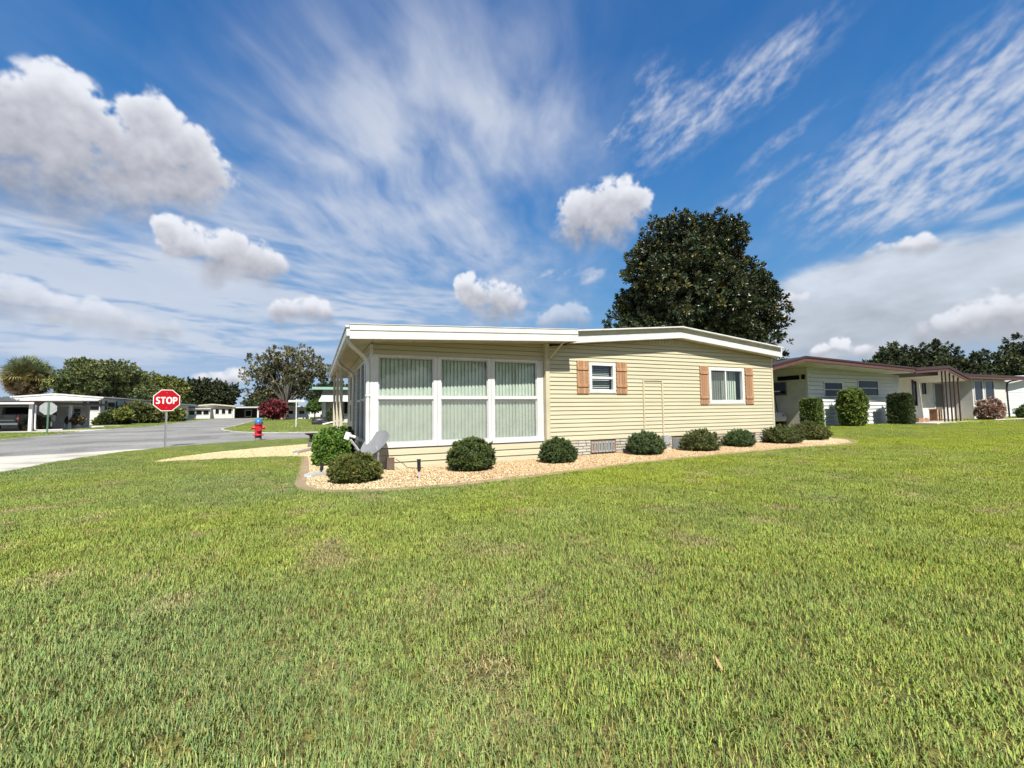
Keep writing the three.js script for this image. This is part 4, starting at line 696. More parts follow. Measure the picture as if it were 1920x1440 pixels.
// ---------------------------------------------------------------- things in the yard and by the street
const font = await new FontLoader().loadAsync('fonts/droid/droid_sans_bold.typeface.json');
const octagon = (w) => { const r = w / 2 / Math.cos(Math.PI / 8), p = []; for (let i = 0; i < 8; i++) p.push([r * Math.cos(Math.PI / 8 + i * Math.PI / 4), r * Math.sin(Math.PI / 8 + i * Math.PI / 4)]); return p; };
{ // stop sign
  const t = thing('stop_sign', 'red octagonal STOP sign on a thin steel post at the corner', 'sign', -12.29, -15.75, R(38), { world: true });
  const post = part(t, 'post', [bx(-0.032, 0.032, 0.0, 2.0, -0.03, -0.024), bx(-0.032, -0.024, 0.0, 2.0, -0.0235, -0.002), bx(0.024, 0.032, 0.0, 2.0, -0.0235, -0.002)], M.steel);
  part(post, 'rusty_foot', bx(-0.034, 0.034, -0.05, 0.42, -0.032, -0.0305), M.rust);
  const y = 1.665, plate = (w, z0, z1) => plain(moved(poly(octagon(w), z1 - z0, z0), 0, y, 0));
  part(t, 'border', plate(0.76, 0.0, 0.004), mat('white reflective border', lin(0.8, 0.8, 0.8), 0.45));
  part(t, 'face', plate(0.715, 0.0042, 0.0055), mat('red reflective sheeting', lin(0.52, 0.004, 0.012), 0.6, { specularIntensity: 0.35, map: scaled(TEX.mottle, 2) }));
  const white = mat('white lettering', lin(0.82, 0.82, 0.82), 0.45); let x = 0; const letters = [];
  for (const ch of 'STOP') { const g = new TextGeometry(ch, { font, size: 0.215, depth: 0.0015, curveSegments: 6 }); g.computeBoundingBox(); letters.push([g, x - g.boundingBox.min.x, g.boundingBox.max.x - g.boundingBox.min.x]); x += g.boundingBox.max.x - g.boundingBox.min.x + 0.018; }
  const k = 0.60 / (x - 0.018); for (const [g, dx] of letters) part(t, 'letter', plain(g.translate(dx - (x - 0.018) / 2, -0.1075, 0).scale(k, 1.12, 1).translate(0, y, 0.0056)), white);
  for (const dy of [0.27, -0.27]) part(t, 'bolt', plain(moved(new THREE.CylinderGeometry(0.011, 0.011, 0.006, 10), 0, y + dy, 0.008, Math.PI / 2)), M.steel);
}
{ // fire hydrant
  const t = thing('fire_hydrant', 'red fire hydrant with a bright blue cap beside the street', 'hydrant', -3.5, -12.35, R(10)); t.scale.setScalar(1.1);
  const red = mat('red hydrant paint', lin(0.62, 0.02, 0.035), 0.4, { map: scaled(TEX.mottle, 4) }), blue = mat('blue hydrant paint', lin(0.02, 0.22, 0.52), 0.4, { map: scaled(TEX.mottle, 4) });
  part(t, 'base', lathe([[0, 0], [0.135, 0], [0.135, 0.02], [0.118, 0.03], [0.118, 0.20], [0, 0.20]]), mat('bare grey iron', lin(0.20, 0.195, 0.19), 0.8, { map: scaled(TEX.mottle, 5) }));
  part(t, 'barrel', lathe([[0, 0.20], [0.19, 0.20], [0.195, 0.215], [0.19, 0.235], [0.13, 0.24], [0.122, 0.26], [0.122, 0.60], [0.14, 0.615], [0.165, 0.625], [0.165, 0.655], [0.13, 0.665], [0, 0.665]]), red);
  part(t, 'bonnet', lathe([[0, 0.665], [0.15, 0.665], [0.15, 0.69], [0.145, 0.74], [0.12, 0.80], [0.07, 0.84], [0, 0.85]]), blue);
  part(t, 'operating_nut', plain(moved(new THREE.CylinderGeometry(0.025, 0.032, 0.05, 5), 0, 0.865, 0)), blue);
  for (const s of [-1, 1]) { const n = part(t, 'hose_nozzle', plain(moved(new THREE.CylinderGeometry(0.055, 0.062, 0.09, 14), s * 0.155, 0.50, 0, 0, 0, Math.PI / 2)), red); part(n, 'cap', plain(moved(new THREE.CylinderGeometry(0.068, 0.068, 0.035, 8), s * 0.212, 0.50, 0, 0, 0, Math.PI / 2)), red); }
  part(t, 'pumper_nozzle', [plain(moved(new THREE.CylinderGeometry(0.075, 0.08, 0.08, 16), 0, 0.46, 0.15, Math.PI / 2)), plain(moved(new THREE.CylinderGeometry(0.088, 0.088, 0.035, 8), 0, 0.46, 0.195, Math.PI / 2))], red);
}
{ // street name sign across the side street
  const t = thing('street_sign', 'white street name blade on a thin white post on the grass corner', 'sign', -2.66, -29.7, R(-4));
  part(t, 'post', bx(-0.035, 0.035, -0.1, 2.2, -0.035, 0.035, 0.006), M.white); const b = part(t, 'name_blade', bx(-0.58, 0.58, 1.98, 2.14, 0.037, 0.05, 0.004), M.white);
  const ink = mat('faded green lettering', lin(0.30, 0.36, 0.31), 0.6), r = rng(3); for (let i = 0; i < 9; i++) part(b, 'letter', bx(-0.40 + i * 0.09, -0.40 + i * 0.09 + 0.05 + 0.02 * r(), 2.03, 2.09, 0.0505, 0.0515), ink);
  part(t, 'bracket', bx(-0.05, 0.05, 2.201, 2.25, -0.03, 0.03, 0.004), M.steel);
}
{ // the back of another stop sign by the carport
  const t = thing('sign_back', 'grey back of an octagonal road sign on a green post near the carport', 'sign', -16.1, -26.7, R(20));
  const y = 1.58; part(t, 'plate', plain(moved(poly(octagon(0.74), 0.004, 0), 0, y, 0)), mat('bare aluminium', lin(0.52, 0.55, 0.55), 0.5, { metalness: 0.3, map: scaled(TEX.mottle, 2) })); part(t, 'post', bx(-0.04, 0.04, -0.1, 1.98, 0.0045, 0.05, 0.006), mat('green painted post', lin(0.08, 0.17, 0.10), 0.6));
}
{ // satellite dish at the sunroom corner
  const t = thing('satellite_dish', 'grey satellite dish on a short mast at the sunroom corner', 'satellite dish', -2.60, -8.62, 0, { world: true, y: 0 }), P = t.position, rel = (x, y, z) => [x - P.x, y, z - P.z];
  const C = new THREE.Vector3(...rel(-2.73, 0.55, -8.84)), n = new THREE.Vector3(-0.444, 0.641, 0.605).normalize(), q = new THREE.Quaternion().setFromUnitVectors(new THREE.Vector3(0, 1, 0), n), prof = [], back = [];
  for (let i = 0; i <= 10; i++) { const r = 0.325 * i / 10; prof.push([r, 0.62 * r * r - 0.04]); } prof.push([0.330, 0.032], [0.338, 0.030], [0.336, 0.016]); for (let i = 10; i >= 0; i--) { const r = 0.325 * i / 10; back.push([r, 0.62 * r * r - 0.052]); }
  part(t, 'reflector', plain(new THREE.LatheGeometry([...prof, ...back].map((p) => new THREE.Vector2(...p)), 40).scale(1, 1, 0.93).applyMatrix4(new THREE.Matrix4().compose(C, q, new THREE.Vector3(1, 1, 1)))), M.dish);
  const foot = rel(-2.97, 0.34, -8.80), lnb = rel(-3.16, 0.705, -8.62);
  part(t, 'arm', [bar(foot, [lnb[0] + 0.02, lnb[1] - 0.05, lnb[2]], 0.035, 0.025, 0.004)], M.whiteDull);
  const h = part(t, 'receiver', [bar([lnb[0] - 0.06, lnb[1] - 0.05, lnb[2]], [lnb[0] - 0.02, lnb[1] + 0.09, lnb[2] - 0.02], 0.10, 0.07, 0.01)], M.white); part(h, 'feed_horn', [bar([lnb[0] - 0.01, lnb[1] + 0.03, lnb[2]], [lnb[0] + 0.10, lnb[1] - 0.01, lnb[2] - 0.05], 0.05, 0.05, 0.01)], M.white);
  part(t, 'mast', [cyl(0, -0.1, 0.42, 0, 0.022), bar([0, 0.40, 0], [C.x + 0.03, C.y - 0.06, C.z - 0.02], 0.05, 0.05, 0.005)], M.steel); part(t, 'base_plate', bx(-0.09, 0.09, 0.0, 0.02, -0.09, 0.09), M.rust);
}
{ const t = thing('cable_box', 'small weathered brown cable box behind the satellite dish', 'box', 0.12, 0.02, 0, { y: 0 }); part(t, 'cabinet', bx(-0.10, 0.05, 0.02, 0.24, -0.03, 0.08, 0.01), mat('weathered brown plastic', lin(0.16, 0.115, 0.085), 0.8, { map: scaled(TEX.mottle, 5) })); part(t, 'lid', bx(-0.105, 0.055, 0.241, 0.255, -0.032, 0.085, 0.004), M.rust); part(t, 'stake', bx(-0.03, 0.0, -0.1, 0.02, 0.0, 0.03), M.rust); }
single('cable', tube([[0.2, 0.22, 0.06], [0.35, 0.12, 0.12], [0.42, 0.05, 0.10], [0.6, 0.03, 0.18], [0.75, 0.02, 0.10]].map(([X, y, Z]) => { const w = toWorld(X, Z); return [w[0], y, w[1]]; }), 0.006, 6, 30), M.black, 'thin black cable trailing from the cable box on the gravel', 'cable');
function gardenLight(label, X, Z, h, tilt, head) {
  const t = thing('garden_light', label, 'garden light', X, Z, R(20), { group: 'garden lights in the bed' }); t.rotation.z = tilt;
  part(t, 'stake', [cyl(0, -0.08, h * 0.42, 0, 0.012, 0.016, 8), bx(-0.016, 0.016, -0.02, h * 0.2, -0.003, 0.003)], head ? M.whiteDull : M.black); part(t, 'lamp_head', lathe([[0, h * 0.42], [0.026, h * 0.42], [0.031, h * 0.5], [0.031, h * 0.96], [0.038, h * 0.965], [0.038, h], [0, h + 0.006]], 14), M.black);
}
gardenLight('slim black garden light in the gravel before the left sunroom window', 0.36, 1.55, 0.35, 0.03, true);
gardenLight('dark leaning garden light beside the near white splash channel', -1.2, 0.22, 0.24, -0.12, false);
function channel(label, X0, Z0, X1, Z1) {
  const dx = X1 - X0, dz = Z1 - Z0, L = Math.hypot(dx, dz), t = thing('splash_channel', label, 'splash channel', X0, Z0, Math.atan2(-dz, dx), { group: 'splash channels under the downspouts' });
  part(t, 'trough', [bx(0, L, 0.012, 0.024, -0.075, 0.075, 0.003), bx(0, L, 0.0245, 0.075, -0.075, -0.066, 0.003), bx(0, L, 0.0245, 0.075, 0.066, 0.075, 0.003), bx(0, 0.01, 0.0245, 0.075, -0.065, 0.065)], M.white);
}
channel('near white splash channel on the gravel by the satellite dish', -0.75, -0.42, -1.42, 0.42);
channel('far white splash channel on the gravel before the birdbath', -1.28, -6.35, -1.82, -4.75);
{ const t = thing('birdbath', 'dark birdbath with a wide shallow bowl on the pale gravel', 'birdbath', -1.42, -7.4), dk = mat('dark cast stone', lin(0.05, 0.045, 0.045), 0.7, { map: scaled(TEX.mottle, 5) }), gr = mat('grey cast stone', lin(0.17, 0.16, 0.155), 0.85, { map: scaled(TEX.mottle, 5) });
  part(t, 'foot', lathe([[0, 0], [0.12, 0], [0.125, 0.03], [0.10, 0.06], [0.09, 0.14], [0.10, 0.17], [0, 0.17]]), gr); part(t, 'stem', lathe([[0, 0.17], [0.075, 0.17], [0.05, 0.26], [0.045, 0.34], [0.075, 0.40], [0, 0.40]]), dk); part(t, 'bowl', lathe([[0, 0.40], [0.10, 0.40], [0.19, 0.435], [0.215, 0.465], [0.20, 0.468], [0.15, 0.44], [0, 0.425]]), dk); }
{ const t = thing('fallen_leaf', 'single dry tan leaf lying on the near lawn', 'leaf', 0.92, -2.07, 0.25, { world: true, y: 0.045 }), s = new THREE.Shape(); s.moveTo(0, -0.05); s.quadraticCurveTo(0.026, -0.01, 0.002, 0.055); s.quadraticCurveTo(-0.024, 0, 0, -0.05); const g = new THREE.ShapeGeometry(s, 8); g.rotateX(-0.9); t.scale.setScalar(0.62); part(t, 'blade', plain(g), mat('dry leaf', lin(0.50, 0.31, 0.15), 0.8, { map: scaled(TEX.mottle, 20) })); part(t, 'midrib', bar([0, -0.035, 0.035], [0, 0.03, -0.045], 0.0018), mat('dry leaf rib', lin(0.34, 0.2, 0.1), 0.8)); }

// ---------------------------------------------------------------- neighbouring houses
const N = {
  paleSiding: [0, 1].map((i) => mat('pale blue-white siding', lin(0.76 - i * 0.03, 0.79 - i * 0.03, 0.78 - i * 0.03), 0.55, { map: scaled(TEX.streak, 0.5, 1.5) })),
  paleWall: mat('warm white wall', lin(0.77, 0.755, 0.70), 0.7, { map: scaled(TEX.mottle, 0.5) }), brown: mat('brown painted trim', lin(0.060, 0.028, 0.026), 0.5, { map: scaled(TEX.mottle, 1) }), brownEdge: mat('red-brown fascia', lin(0.13, 0.055, 0.048), 0.55, { map: scaled(TEX.mottle, 1) }),
  shingle: mat('dark grey roofing', lin(0.10, 0.095, 0.10), 0.9, { map: scaled(TEX.speck, 1) }), teal: mat('pale teal trim', lin(0.25, 0.42, 0.37), 0.5), greenGrey: mat('grey green siding', lin(0.40, 0.43, 0.385), 0.7, { map: scaled(TEX.streak, 0.4, 1.2) }), dkGreen: mat('dark shutter', lin(0.03, 0.04, 0.035), 0.6),
};
// a framed dark window on a wall that faces +Z (or through xf another way)
function frameWindow(parent, x0, x1, y0, y1, z, { frame = M.white, t = 0.06, bars = 0, xf = null, cross = false } = {}) {
  const w = sub(parent, 'window'), f = (g) => (xf ? plain(g.applyMatrix4(xf)) : g);
  part(w, 'frame', [bx(x0, x0 + t, y0, y1, z, z + 0.05), bx(x1 - t, x1, y0, y1, z, z + 0.05), bx(x0 + t, x1 - t, y0, y0 + t, z, z + 0.05), bx(x0 + t, x1 - t, y1 - t, y1, z, z + 0.05)].map(f), frame);
  if (cross) { const m = (y0 + y1) / 2; part(w, 'pane', f(bx(x0 + t, x1 - t, y0 + t, m - 0.02, z + 0.004, z + 0.012)), M.darkGlass); part(w, 'pane', f(bx(x0 + t, x1 - t, m + 0.02, y1 - t, z + 0.004, z + 0.016)), M.darkGlass); part(w, 'meeting_rail', f(bx(x0 + t, x1 - t, m - 0.02, m + 0.02, z + 0.002, z + 0.03)), frame); }
  else part(w, 'pane', f(bx(x0 + t, x1 - t, y0 + t, y1 - t, z + 0.004, z + 0.012)), M.darkGlass);
  for (let i = 1; i <= bars; i++) { const x = lerp(x0, x1, i / (bars + 1)); part(w, 'mullion', f(bx(x - 0.02, x + 0.02, y0 + t, y1 - t, z + 0.018, z + 0.04)), frame); }
  return w;
}
{ // right-hand neighbour: gable end with a carport on the left and a porch on the right
  const h = thing('neighbour_house', 'pale siding house with brown trim and porch, right of the yellow house', 'house', 0, 0, 0, { y: 0 });
  const rt = (x) => (x < 19.18 ? 3.46 - 0.21 * (19.18 - x) : 3.46 - 0.0295 * (x - 19.18));
  const wall = part(h, 'gable_wall', poly([[21.4, 0.05], [29.5, 0.05], [29.5, rt(29.5) - 0.20], [21.4, rt(21.4) - 0.20]], 0.105, -5.14), N.paleWall), w1 = [22.62, 24.19, 1.66, 2.45], w2 = [25.54, 27.47, 1.72, 2.60];
  siding(wall, { x0: 21.45, x1: 29.45, y0: 0.22, y1: 3.3, h: 0.203, z: -5.0, lip: 0.05, holes: [w1, w2], mats: N.paleSiding, top: [[-0.0295, -1, 3.46 - 0.205 + 0.0295 * 19.18]], seed: 50 });
  part(wall, 'corner_post', bx(21.36, 21.45, 0.1, 3.18, -5.10, -4.965, 0.01), N.paleSiding[0]); part(wall, 'corner_post', bx(29.45, 29.54, 0.1, 2.94, -5.10, -4.965, 0.01), N.paleSiding[0]);
  frameWindow(h, ...w1, -4.985, { cross: true, t: 0.05 }); frameWindow(h, ...w2, -4.985, { cross: true, t: 0.05 });
  const xf = new THREE.Matrix4().makeTranslation(21.4, 0, 0).multiply(new THREE.Matrix4().makeRotationY(-Math.PI / 2));
  part(h, 'carport_wall', poly([[-17, 0.05], [-5.02, 0.05], [-5.02, 3.19], [-17, 3.19]], 0.10, -0.10).applyMatrix4(xf), N.paleWall);
  frameWindow(h, -7.6, -6.10, 1.80, 2.50, 0.002, { xf, frame: M.greyPanel, t: 0.04 }); frameWindow(h, -6.55, -5.40, 2.58, 2.80, 0.002, { xf, frame: M.dark, t: 0.01 }); frameWindow(h, -5.28, -5.06, 2.58, 2.82, 0.002, { xf, frame: M.dark, t: 0.01 });
  part(h, 'right_side_wall', bx(29.38, 29.5, 0.05, 2.92, -6.0, -5.15), N.paleWall);
  part(h, 'carport_back_wall', bx(17.6, 21.28, 0.05, 2.85, -14.1, -14.0), N.paleWall);
  const slab = (x0, x1, y0, y1, z0, z1) => plain(poly([[x0, rt(x0) + y0], [x1, rt(x1) + y0], [x1, rt(x1) + y1], [x0, rt(x0) + y1]], z1 - z0, z0));
  const F = -3.6, roof = part(h, 'roof', slab(19.18, 28.4, -0.20, 0.02, -18, F - 0.10), N.shingle), r2 = part(h, 'carport_roof', slab(16.9, 19.18, -0.20, 0.02, -18, F - 0.10), N.shingle), r3 = part(h, 'roof', slab(28.4, 31.6, -0.20, 0.02, -18, -4.0), N.shingle);
  for (const [r, a, b] of [[roof, 19.18, 28.4], [r2, 16.9, 19.18]]) { part(r, 'fascia', slab(a, b, -0.03, 0.05, F - 0.099, F), N.brown); part(r, 'fascia', slab(a, b, -0.20, -0.035, F - 0.099, F - 0.04), N.brownEdge); part(r, 'soffit', slab(a, b, -0.222, -0.205, a < 19 ? -18 : -4.97, F - 0.12), N.paleWall); }
  part(r2, 'soffit', slab(19.18, 21.36, -0.222, -0.205, -18, -5.0), N.paleWall);
  for (const z of [-5.2, -11]) part(h, 'carport_post', bx(17.7, 17.82, 0.1, 2.92, z - 0.06, z + 0.06), M.white);
  // porch: sloping roof, five brown posts, shaded wall with slit windows and a door
  const pt = (x) => (x < 31.9 ? 3.20 + 0.0629 * (x - 28.4) : 3.42 - 0.255 * (x - 31.9)), pslab = (x0, x1, y0, y1, z0, z1) => plain(poly([[x0, pt(x0) + y0], [x1, pt(x1) + y0], [x1, pt(x1) + y1], [x0, pt(x0) + y1]], z1 - z0, z0));
  for (const [a, b] of [[28.41, 31.9], [31.9, 34.1]]) { const porch = part(h, 'porch_roof', pslab(a, b, -0.26, -0.02, -6.0, -3.70), N.paleWall); part(porch, 'fascia', pslab(a, b, -0.13, 0.03, -3.699, -3.60), N.brown); part(porch, 'fascia', pslab(a, b, -0.28, -0.135, -3.699, -3.64), N.brownEdge); }
  for (const x of [31.45, 31.85, 32.3, 32.75, 33.25]) part(h, 'porch_post', bx(x, x + 0.065, 0.2, Math.min(pt(x), pt(x + 0.065)) - 0.265, -3.82, -3.755, 0.01), N.brown);
  const back = part(h, 'porch_wall', bx(29.52, 38.3, 0.1, 3.05, -6.12, -6.0), N.paleWall);
  frameWindow(h, 33.25, 33.72, 1.15, 2.95, -5.998, { frame: N.brown, t: 0.05 }); frameWindow(h, 34.45, 34.85, 1.9, 2.9, -5.998, { frame: N.brown, t: 0.05 });
  const door = part(h, 'screen_door', bx(35.75, 37.25, 0.25, 2.72, -5.998, -5.96, 0.006), M.whiteDull); part(door, 'panel', bx(35.92, 37.08, 0.95, 2.58, -5.958, -5.95), mat('dim screen panel', lin(0.10, 0.105, 0.085), 0.5)); part(door, 'handle', bx(35.80, 35.84, 1.2, 1.4, -5.9585, -5.93), M.steel);
  // wing beyond the porch
  const wing = part(h, 'wing_wall', bx(38.3, 43.0, 0.1, 2.91, -6.2, -5.0), N.paleWall); frameWindow(h, 38.42, 39.62, 1.40, 2.80, -4.998, { cross: false }); frameWindow(h, 39.9, 41.25, 1.40, 2.82, -4.998);
  const wr = part(h, 'wing_roof', bx(34.12, 44.6, 2.92, 3.1, -12, -4.5), N.shingle); part(wr, 'fascia', bx(34.12, 44.7, 3.0, 3.14, -4.499, -4.44), N.brown); part(wr, 'fascia', bx(34.12, 44.7, 2.86, 2.995, -4.499, -4.46), N.brownEdge); part(h, 'downspout', tube([[44.3, 3.1, -4.55], [44.1, 2.9, -4.7], [43.08, 2.6, -4.92], [43.08, 0.3, -4.92]], 0.05), M.black);
  part(h, 'porch_slab', bx(28.7, 34.6, 0.1, 0.235, -5.98, -3.0, 0.01), M.concrete); part(h, 'bed_border', bx(35.9, 44, 0.15, 0.30, -3.3, -3.15, 0.03), M.concrete);
  part(h, 'conduit', tube([[29.7, 3.2, -4.9], [29.75, 3.05, -4.95], [29.62, 2.85, -5.0], [29.6, 0.3, -5.0]], 0.035), M.white);
  const lamp = part(h, 'porch_lamp', bx(28.85, 28.98, 1.62, 1.78, -4.97, -4.85, 0.02), M.white);
}
{ // low brick planter and wooden stand on the porch
  const t = thing('brick_planter', 'low brick planter at the edge of the neighbour porch slab', 'planter', 29.9, -4.3, 0, { y: 0.235 }), r = rng(5), cols = [lin(0.42, 0.27, 0.17), lin(0.55, 0.42, 0.29), lin(0.36, 0.20, 0.13)].map((c) => mat('tan brick', c, 0.9, { map: scaled(TEX.mottle, 4) }));
  part(t, 'soil', bx(-0.52, 0.52, 0.0, 0.22, -0.16, 0.16), M.bedSoil); for (let row = 0; row < 3; row++) for (let i = 0; i < 5; i++) { const x = -0.56 + i * 0.225 + (row % 2) * 0.04; part(t, 'brick', bx(x, x + 0.21, 0.004 + row * 0.085, 0.080 + row * 0.085, 0.165, 0.26, 0.006), cols[Math.floor(r() * 3)]); }
  const s = thing('wooden_stand', 'orange wooden plant stand beside the neighbour door', 'stand', 32.9, -4.75, 0, { y: 0.235 }); s.scale.setScalar(0.78); const wd = [0, 1].map((i) => mat('orange stained wood', lin(0.46 - i * 0.1, 0.235 - i * 0.06, 0.09), 0.6, { map: scaled(TEX.wood, 1.5) }));
  part(s, 'top', bx(-0.42, 0.42, 0.88, 0.94, -0.28, 0.28, 0.01), wd[0]); for (const x of [-0.38, -0.02, 0.30]) part(s, 'board', bx(x, x + 0.08, 0.0, 0.879, 0.16, 0.24, 0.006), wd[0]); part(s, 'side_panel', bx(-0.38, -0.34, 0.03, 0.87, -0.24, 0.155), wd[1]); part(s, 'back_panel', bx(-0.335, 0.36, 0.05, 0.87, -0.24, -0.2), wd[1]); part(s, 'shelf', bx(-0.335, 0.38, 0.38, 0.41, -0.195, 0.155), wd[1]);
}
{ // golf cart parked under the neighbour's carport
  const t = thing('golf_cart', 'white golf cart with a roof parked under the neighbour carport', 'golf cart', 20.5, -7.1, R(-90)), body = mat('white cart body', lin(0.62, 0.62, 0.60), 0.35);
  const side = (z0, z1) => poly([[-1.05, 0.30], [-1.08, 0.62], [-0.75, 0.74], [-0.30, 0.70], [-0.22, 0.42], [0.42, 0.40], [0.60, 0.78], [1.0, 0.72], [1.16, 0.48], [1.12, 0.28], [0.5, 0.24], [-0.5, 0.24]], z1 - z0, z0);
  part(t, 'body', [side(-0.56, 0.56)], body); part(t, 'seat', bx(-0.72, -0.18, 0.705, 0.86, -0.55, 0.55, 0.05), mat('white vinyl seat', lin(0.55, 0.54, 0.50), 0.5)); part(t, 'backrest', bar([-0.70, 0.92, 0], [-0.82, 1.34, 0], 0.10, 1.06, 0.04), mat('white vinyl back', lin(0.55, 0.54, 0.50), 0.5));
  part(t, 'roof', bx(-1.05, 0.85, 1.80, 1.87, -0.60, 0.60, 0.03), body); for (const [x, xx] of [[-0.95, -0.9], [0.72, 0.55]]) for (const z of [-0.52, 0.52]) part(t, 'roof_post', bar([x, 0.66, z], [xx, 1.80, z], 0.035), M.black);
  for (const x of [-0.72, 0.82]) for (const z of [-0.50, 0.50]) { const w = part(t, 'wheel', plain(moved(new THREE.CylinderGeometry(0.235, 0.235, 0.19, 24), x, 0.235, z + Math.sign(z) * 0.075, Math.PI / 2)), M.rubber); part(w, 'rim', plain(moved(new THREE.CylinderGeometry(0.12, 0.12, 0.02, 16), x, 0.235, z + Math.sign(z) * 0.178, Math.PI / 2)), M.steel); }
  part(t, 'windscreen', bar([0.70, 0.80, 0], [0.56, 1.76, 0], 0.008, 0.98), M.glass); part(t, 'steering_wheel', plain(moved(new THREE.TorusGeometry(0.16, 0.016, 6, 18), 0.24, 1.02, 0.22, 0, Math.PI / 2 - 0.3)), M.black); for (const z of [-0.38, 0.38]) part(t, 'headlight', plain(moved(new THREE.SphereGeometry(0.07, 12, 8), 1.10, 0.58, z)), M.steel); part(t, 'rear_rack', bx(-1.3, -1.09, 0.5, 0.56, -0.45, 0.45, 0.01), M.black);
}
shrub('boxy clipped hedge before the golf cart carport', 20.25, -4.15, 0.70, 1.30, { seed: 21, name: 'hedge', n: 2600, sprigs: SPRIG.hedge2, lump: 0.2, box: 0.97, d: 0.55, base: [0.10, 0.15, 0.035], other: [0.2, 0.25, 0.06], share: 0.3, under: 0.95, turn: R(10) });
shrub('vase-shaped shrub with yellow-green top below the neighbour windows', 23.2, -4.0, 1.2, 1.60, { seed: 22, name: 'hedge', n: 2200, sprigs: SPRIG.big, box: 0.3, d: 0.9, base: [0.11, 0.17, 0.028], other: [0.26, 0.30, 0.05], share: 0.35, under: 0.9, vase: 0.35, loose: 0.12 });
shrub('dark boxy hedge at the right corner of the pale siding wall', 27.4, -3.95, 1.12, 1.52, { seed: 23, name: 'hedge', n: 3600, sprigs: SPRIG.hedge2, lump: 0.2, box: 0.97, d: 0.75, base: [0.055, 0.085, 0.024], share: 0.1, under: 0.95, turn: R(12) });
shrub('copper red croton shrub before the neighbour wing windows', 37.3, -3.9, 1.3, 1.12, { d: 0.9, seed: 24, name: 'croton_shrub', n: 1500, sprigs: SPRIG.big, base: [0.30, 0.16, 0.12], other: [0.50, 0.38, 0.31], share: 0.45, under: 0.7, loose: 0.16 });
shrub('small green shrub at the right edge beside the far white house', 42.5, -3.7, 1.1, 0.8, { seed: 25, n: 700, sprigs: SPRIG.big, base: [0.10, 0.15, 0.04], under: 0.6, loose: 0.16 });
{ // white house at the right edge
  const h = thing('far_white_house', 'white house with pale roof at the right edge of the view', 'house', 49, -6, 0), r = (x) => 3.2 - 0.11 * Math.abs(x - 1.5);
  const w = part(h, 'wall', poly([[-4.2, 0], [8, 0], [8, r(8) - 0.15], [1.5, r(1.5) - 0.15], [-4.2, r(-4.2) - 0.15]], 7, -7), N.paleWall); siding(w, { x0: -4.2, x1: 8, y0: 0.05, y1: 3.0, h: 0.2, z: 0.001, lip: 0.02, mats: N.paleSiding, top: [[0.11, -1, 3.05 - 0.165], [-0.11, -1, 3.05 + 0.165]], seed: 80 });
  for (const [a, b] of [[-5, 1.5], [1.5, 9]]) part(h, 'roof', poly([[a, r(a) - 0.12], [b, r(b) - 0.12], [b, r(b) + 0.05], [a, r(a) + 0.05]], 8, -7.4), M.roofTop);
}
